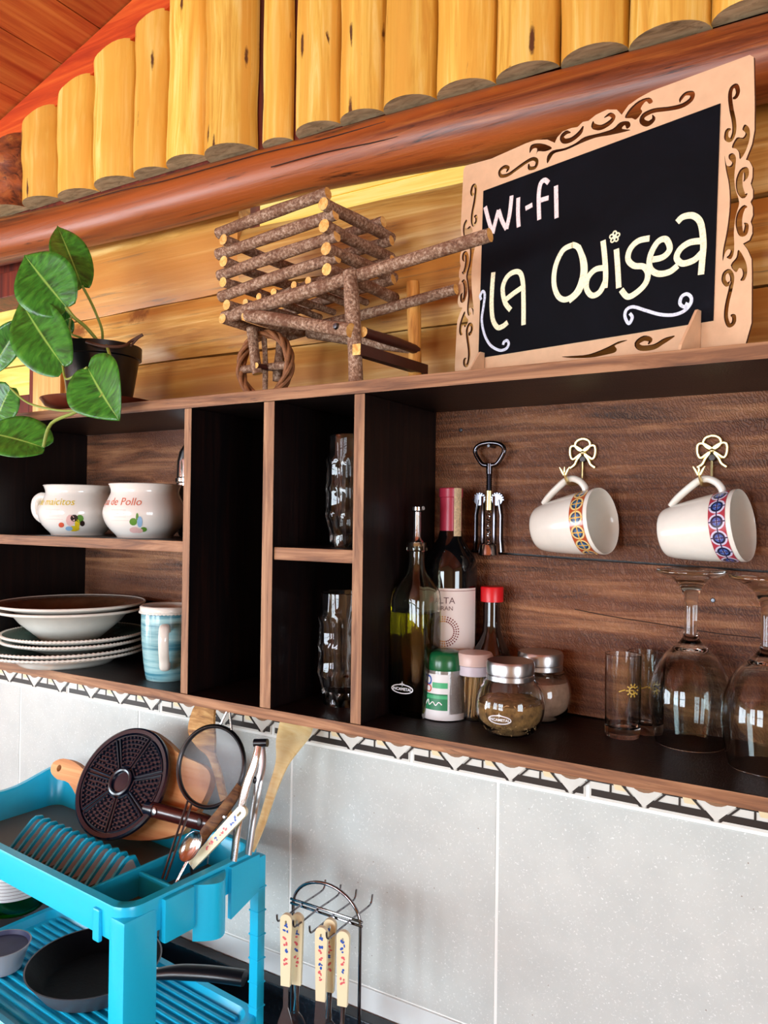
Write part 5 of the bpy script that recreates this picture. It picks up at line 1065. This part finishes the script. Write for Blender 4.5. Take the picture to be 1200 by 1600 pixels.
# --- waffle iron plate
wn = Vector((math.sin(.087)*math.cos(.56), -math.cos(.087)*math.cos(.56), math.sin(.56))).normalized(); wc_ = pY(190.5, 1225, .075)+Vector((0, 0, .003))
WT = frame_T(wc_, wn); wf = thing('waffle_iron', wc_-Vector((0, 0, .08)), 'round black cast iron waffle plate with brown handle', 'waffle iron'); WRd = .0905
mb = MB(); mb.lathe([(0, -.012), (.078, -.012), (WRd, -.004), (WRd, .002), (WRd-.003, .004), (WRd-.009, .003), (WRd-.010, -.001), (0, -.001)], 64, 0, WT); mb.build('plate', 'iron', wf, smooth=40)
mb = MB(); mb.lathe([(.0225, -.002), (.0225, .006), (.0195, .007), (.017, .006), (.016, .002), (0, .003)], 40, 0, WT); mb.build('hub', 'iron', wf, smooth=40)
for k in range(7):
    a0 = 2*PI*k/7+.35; a1 = a0+2*PI/7; mb = MB(); g = .045
    def pol(r, a, z): return WT @ Vector((r*math.cos(a), r*math.sin(a), z))
    seg = mb
    pts = [(.026, a0+g*2.2), (.078, a0+g)]+[(.078, a0+g+(a1-a0-2*g)*j/6) for j in range(1, 6)]+[(.078, a1-g), (.026, a1-g*2.2)]
    n_ = len(pts)
    for j in range(n_):
        r1, q1 = pts[j]; r2, q2 = pts[(j+1) % n_]; seg.tube([pol(r1, q1, .0012), pol(r2, q2, .0012)], .0018, 6)
    so = seg.build('waffle_segment', 'iron', wf, smooth=50)
    mb = MB()
    for i in range(7):
        r = .031+.0072*i; cnt = max(2, int(r*(a1-a0-2.6*g)/.0078))
        for j in range(cnt):
            a = a0+g*1.9+(a1-a0-3.8*g)*(j+.5)/cnt; p = Vector((r*math.cos(a), r*math.sin(a), 0)); mb.add([WT @ (p+Vector((sx*.0026, sy*.0026, -.001))) for sx in (-1, 1) for sy in (-1, 1)]+[WT @ (p+Vector((sx*.0014, sy*.0014, .0028))) for sx in (-1, 1) for sy in (-1, 1)], [(4, 5, 7, 6), (0, 1, 5, 4), (2, 6, 7, 3), (0, 4, 6, 2), (1, 3, 7, 5)])
    mb.build('waffle_knobs', 'iron', so, smooth=0); tag(bpy.data.objects[so.children[0].name] if so.children else so, kind='stuff')
hA, hB = pY(228, 1262, .066), pY(334, 1289, .088); hv = hB-hA
MB().tube([hA, hA+hv*.10, hA+hv*.14], [.010, .0115, .0125], 16).build('ferrule', 'iron', wf)
MB().tube(spline([tuple(hA+hv*.10), tuple(hA+hv*.45), tuple(hA+hv*.8), tuple(hB)], 5), [(.0125, .011)]*8+[(.0135, .011)]*5+[(.0125, .010), (.010, .009), (.006, .006)], 18).build('handle', 'brownhandle', wf)
rv = hA+hv*.22+Vector((-.003, -.0115, .003)); MB().lathe([(0, .0015), (.004, .0012), (.0062, 0), (.005, -.002)], 18, 0, frame_T(rv, (-.2, -1, .25))).build('rivet', 'brushed', wf)
ee = hA+hv*.86+Vector((-.001, -.0105, .004)); MB().lathe([(0, .0012), (.004, .001), (.0062, 0), (.005, -.002)], 18, 0, frame_T(ee, (-.2, -1, .25))).build('hang_hole', 'dark_print', wf)
# --- strainer
sn_ = Vector((math.sin(.13)*math.cos(.3), -math.cos(.13)*math.cos(.3), math.sin(.3))).normalized(); sc_ = pY(329.5, 1197, .085); ST = frame_T(sc_, sn_); SR = .0595
st = thing('strainer', pY(262, 1380, .03), 'round fine-mesh metal strainer standing among the utensils', 'strainer')
MB().tube([ST @ Vector((SR*math.cos(a), SR*math.sin(a), 0)) for a in [2*PI*k/56 for k in range(56)]], [(.0045, .0035)]*56, 10, closed=True, flat=sn_).build('rim', 'darksteel', st)
MB().lathe([(SR-.001, -.001), (SR*.95, -.009), (SR*.72, -.018), (SR*.35, -.023), (0, -.024)], 48, 0, ST).build('mesh_bowl', 'wiremesh', st, smooth=60)
hb = pY(256, 1374, .0)
for q in (-.009, .009):
    s0 = ST @ Vector((SR*math.cos(-PI/2-.42+q*8), SR*math.sin(-PI/2-.42+q*8), .002)); MB().tube(spline([tuple(s0), tuple(s0*.5+(hb+Vector((q*.4, 0, 0)))*.5), tuple(hb+Vector((q*.4, 0, 0)))], 4), .0018, 8).build('handle_wire', 'darksteel', st)
s0 = ST @ Vector((0.012, SR+.002, 0)); MB().tube([s0+Vector((-.010, 0, -.002)), s0+Vector((.002, .004, .024)), s0+Vector((.006, .004, .024)), s0+Vector((.014, 0, -.004))], .0018, 8).build('rest_hook', 'steel', st)
# --- wooden utensils
def flat_tool(name, label, cat, pts, depthA, depthB, mats, thick, ywall=None):
    """pts: (px,py,halfwidth) outline spine, from handle foot to head."""
    n = len(pts); P = [pY(p[0], p[1], depthA+(depthB-depthA)*i/(n-1)) for i, p in enumerate(pts)]
    t = thing(name, P[0], label, cat); ax = (P[-1]-P[0]).normalized(); nrm = Vector((.25, -1, .12)); nrm = (nrm-ax*nrm.dot(ax)).normalized(); sd = ax.cross(nrm)
    sp = spline([tuple(p)+(q[2],) for p, q in zip(P, pts)], 4); vs = []; fs = []; m = len(sp)
    for x, y, z, w_ in sp:
        c_ = Vector((x, y, z))
        for a in range(12):
            q = 2*PI*a/12; ca, sa = math.cos(q), math.sin(q); vs.append(c_+sd*(w_*math.copysign(abs(ca)**.6, ca))+nrm*(thick/2*math.copysign(abs(sa)**.6, sa)))
    for i in range(m-1): fs += [(i*12+a, i*12+(a+1) % 12, (i+1)*12+(a+1) % 12, (i+1)*12+a) for a in range(12)]
    fs += [tuple(range(11, -1, -1)), tuple(range((m-1)*12, m*12))]
    return t, MB().add(vs, fs)
t, mb = flat_tool('wooden_spatula', 'pale wooden spatula leaning under the shelf at right of the rack', 'spatula', [(392, 1330, .0052), (408, 1290, .0062), (424, 1240, .0075), (440, 1195, .0105), (450, 1165, .021), (459, 1145, .027), (466, 1122, .029)], .080, .175, None, .006); mb.build('blade', 'paddlewood', t)
t, mb = flat_tool('wooden_spoon', 'striped wooden spoon behind the strainer', 'spoon', [(362, 1290, .006), (348, 1240, .0065), (340, 1205, .007), (331, 1180, .008), (322, 1160, .020), (315, 1135, .027), (318, 1108, .025), (320, 1095, .018)], .122, .152, None, .008); mb.build('spoon_body', 'spoonwood', t)
t, mb = flat_tool('wooden_handle_knife', 'utensil with a dark wooden riveted handle leaning over the rack edge', 'knife', [(304, 1325, .0075), (325, 1296, .0085), (345, 1272, .0088), (363, 1248, .0080), (376, 1228, .0068)], .020, .072, None, .010); mb.build('handle', 'darkwood', t)
for q in ((350, 1277), (322, 1306)): p = pY(*q, .035); MB().lathe([(0, .001), (.0022, .0006), (.0026, -.004)], 12, 0, frame_T(p, (.25, -1, .12))).build('rivet', 'brushed', t)
# --- spoon bowl and floral-handled spoon in the cutlery pocket
bq = pY(299, 1322, .005); t = thing('serving_spoon', bq-Vector((0, 0, .03)), 'steel serving spoon with its shiny bowl up in the rack pocket', 'spoon')
ST2 = frame_T(bq, (.35, -1, .35)) @ Matrix.Rotation(-.45, 4, 'Z') @ Matrix.Diagonal((.62, 1, 1, 1)); mb = MB(); mb.lathe([(0, -.004), (.012, -.003), (.0205, .0012), (.0225, .0032), (.0220, .0045), (.0200, .0026), (.011, -.0012), (0, -.002)], 36, 0, ST2); mb.build('bowl', 'steel', t)
p0 = bq+Vector((-.006, .002, -.018)); MB().tube([p0, rk(-.052, .105, FL+.004)], [(.002, .004), (.0015, .003)], 8).build('stem', 'steel', t)
def floral(mb, fmap, L, seed):
    rn = random.Random(seed)
    for k in range(7):
        s_ = .16+.09*k; m = 0 if k in (0, 1, 4) else 1
        for j in range(3 if k != 2 else 2): disc(mb, fmap, (s_+rn.uniform(-.03, .03))*L, rn.uniform(-.0024, .0024), rn.uniform(.0012, .0028), rn.uniform(.0010, .0018), .0003+.00005*j, m, rn.uniform(0, 3), 7)
def cut_handle(t, A, B, w_, th_, face, seed, parent=None):
    """flat ivory handle from free end A to B with a hanging slot and a flower print."""
    ax = (B-A); L = ax.length; ax.normalize(); nr = Vector(face); nr = (nr-ax*nr.dot(ax)).normalized(); sd = ax.cross(nr)
    f = lambda a, b, q: A+ax*a+sd*b+nr*(th_/2+q)
    outl = [(L, -w_*.75)]+[(w_+(-w_)*math.sin(PI*k/12), -w_*math.cos(PI*k/12)) for k in range(13)]+[(L, w_*.75)]
    slot = [(w_*1.1+a*.0055+.0014*math.cos(q), .0016*math.sin(q)) for a, q0 in ((1, -PI/2), (0, PI/2)) for q in [q0+PI*k/6 for k in range(7)]]
    vs, fs, nz = plate2d(outl, [slot], th_)
    h = MB().add([A+ax*p.x+sd*p.y+nr*p.z for p in vs], fs).build('handle', 'ivory', t, smooth=30)
    mb = MB(); floral(mb, f, L, seed); mb.build('flower_print', ['fl_blue', 'fl_red'], h, smooth=0)
    return ax, sd, nr
B_ = pZ(300, 1352, RZ_-.004); A_ = pY(384, 1262, B_.y+.030); t = thing('floral_spoon', B_, 'spoon with ivory floral handle lying over the rack edge', 'spoon')
ax, sd, nr = cut_handle(t, A_, B_, .0085, .007, (.3, -1, .3), 5)
MB().tube([B_-ax*.004, B_+ax*.002, B_+ax*.003+Vector((-.002, .006, -.030))], [(.002, .004), (.002, .004), (.0015, .003)], 8).build('neck', 'steel', t)
# --- tongs
t = thing('tongs', pY(360, 1360, .03), 'steel kitchen tongs standing in the rack with black hinge', 'tongs')
for k, (pts, dd) in enumerate((([(365, 1345), (372, 1290), (384, 1232), (398, 1192), (404, 1166)], .045), ([(388, 1335), (396, 1275), (405, 1222), (410, 1195), (409, 1168)], .070))):
    n_ = len(pts); P = [pY(p[0], p[1], dd+.03*i/(n_-1)) for i, p in enumerate(pts)]; MB().tube(spline([tuple(p) for p in P], 4), [(.0028, .0075-.0015*abs(i-8)/8) for i in range(17)], 10, flat=(0, -1, 0)).build('arm', 'steel' if k == 0 else 'brushed', t)
P = pY(407, 1163, .09); MB().tube([P+Vector((-.010, -.002, .001)), P+Vector((.010, .004, .003))], [(.006, .006), (.006, .006)], 12).build('hinge', 'blackhandle', t); MB().ico(pY(398, 1219, .07), .0055, 2, 0, (.6, .6, 1)).build('lock_ring', 'darksteel', t)
# --- cutlery stand with hanging cutlery
YS = .100; xl, xr = pY(458, 1430, YS).x, pY(563, 1450, YS).x; xm = (xl+xr)/2; hw = (xr-xl)/2; zbar = pY(508, 1420, YS).z-.004; zt_ = pY(497, 1377, YS).z
cs_ = thing('cutlery_stand', (xm, YS, CT), 'chrome wire arch stand with hooks for hanging cutlery', 'cutlery stand')
arch = [(xm-hw, YS, CT+.002), (xm-hw, YS, zbar-.02)]+[(xm-hw*math.cos(PI*k/20), YS, zbar-.004+(zt_-zbar+.004)*math.sin(PI*k/20)) for k in range(21)]+[(xm+hw, YS, zbar-.02), (xm+hw, YS, CT+.002)]
MB().tube(arch, .0024, 10).build('arch_wire', 'chrome', cs_)
for dz in (-.003, .003): MB().tube([(xl-.004, YS-.001, zbar+dz), (xr+.004, YS-.001, zbar+dz)], .0018, 8).build('crossbar', 'chrome', cs_)
hxs = [xm+hw*(-.72+.48*k) for k in range(4)]
for x in hxs: MB().tube(spline([(x, YS-.058, zbar+.010), (x, YS-.056, zbar+.001), (x, YS-.045, zbar-.001), (x, YS, zbar), (x, YS+.042, zbar-.001), (x, YS+.054, zbar+.001), (x, YS+.058, zbar+.012)], 4), .0014, 8).build('hook_wire', 'chrome', cs_)
MB().lathe([(0, 0), (.062, 0), (.064, .002), (.060, .004), (0, .004)], 48, 0, None, (xm, YS, CT+.0006)).build('base', 'chrome', cs_)
YH = YS-.050
def cutlery(kind, px_, dy, label, seed, dz=0):
    x = pY(px_, 1450, YH+dy).x
    A = Vector((x, YH+dy, zbar+.0150+dz)); B = A+Vector((0, 0, -.098)); t = thing('hanging_'+kind, (x, YH+dy, B.z-.1), label, kind, 'floral cutlery hanging on the stand')
    cut_handle(t, A, B, .0088, .006, (.25, -1, 0), seed)
    nr = Vector((.25, -1, 0)).normalized(); sd = Vector((0, 0, -1)).cross(nr)
    f = lambda u, v, q: B+Vector((0, 0, -v))+sd*u+nr*q
    if kind == 'knife': MB().prism([(-.0072, 0), (.0072, 0), (.009, .03), (.0085, .09), (.003, .105), (-.0065, .105)], f, -.0008, .0008).build('blade', 'steel', t, smooth=0)
    elif kind == 'fork':
        MB().prism([(-.0035, 0), (.0035, 0), (.0035, .030), (.011, .052), (.0115, .062), (-.0115, .062), (-.011, .052), (-.0035, .030)], f, -.0008, .0008).build('fork_head', 'steel', t, smooth=0)
        for k in range(4): MB().prism([(-.0112+.0063*k, .061), (-.0075+.0063*k, .061), (-.0082+.0063*k, .098), (-.0105+.0063*k, .098)], f, -.0007, .0007).build('tine', 'steel', t, smooth=0)
    else:
        MB().tube([f(0, 0, 0), f(0, .02, 0), f(0, .040, .001)], [(.0012, .0042), (.0012, .003), (.0014, .005)], 10, flat=nr).build('neck', 'steel', t)
        T_ = frame_T(f(0, .062, .0), nr, (0, 0, 1)) @ Matrix.Diagonal((.62, 1, 1, 1)); MB().lathe([(0, -.006), (.014, -.004), (.0245, .0008), (.026, .002), (.0245, .0022), (.013, -.0022), (0, -.004)], 32, 0, T_).build('spoon_bowl', 'steel', t)
cutlery('fork', 448, -.006, 'fork with ivory floral handle, leftmost on the stand', 11)
cutlery('spoon', 465, .012, 'spoon with ivory floral handle beside the hanging fork', 12, -.006)
cutlery('knife', 503, -.006, 'knife with ivory floral handle in the middle of the stand', 13, -.001)
cutlery('spoon', 516, .012, 'spoon with ivory floral handle half behind the hanging knife', 14, .002)
cutlery('spoon', 537, -.002, 'spoon with ivory floral handle, rightmost on the stand', 15, .001)
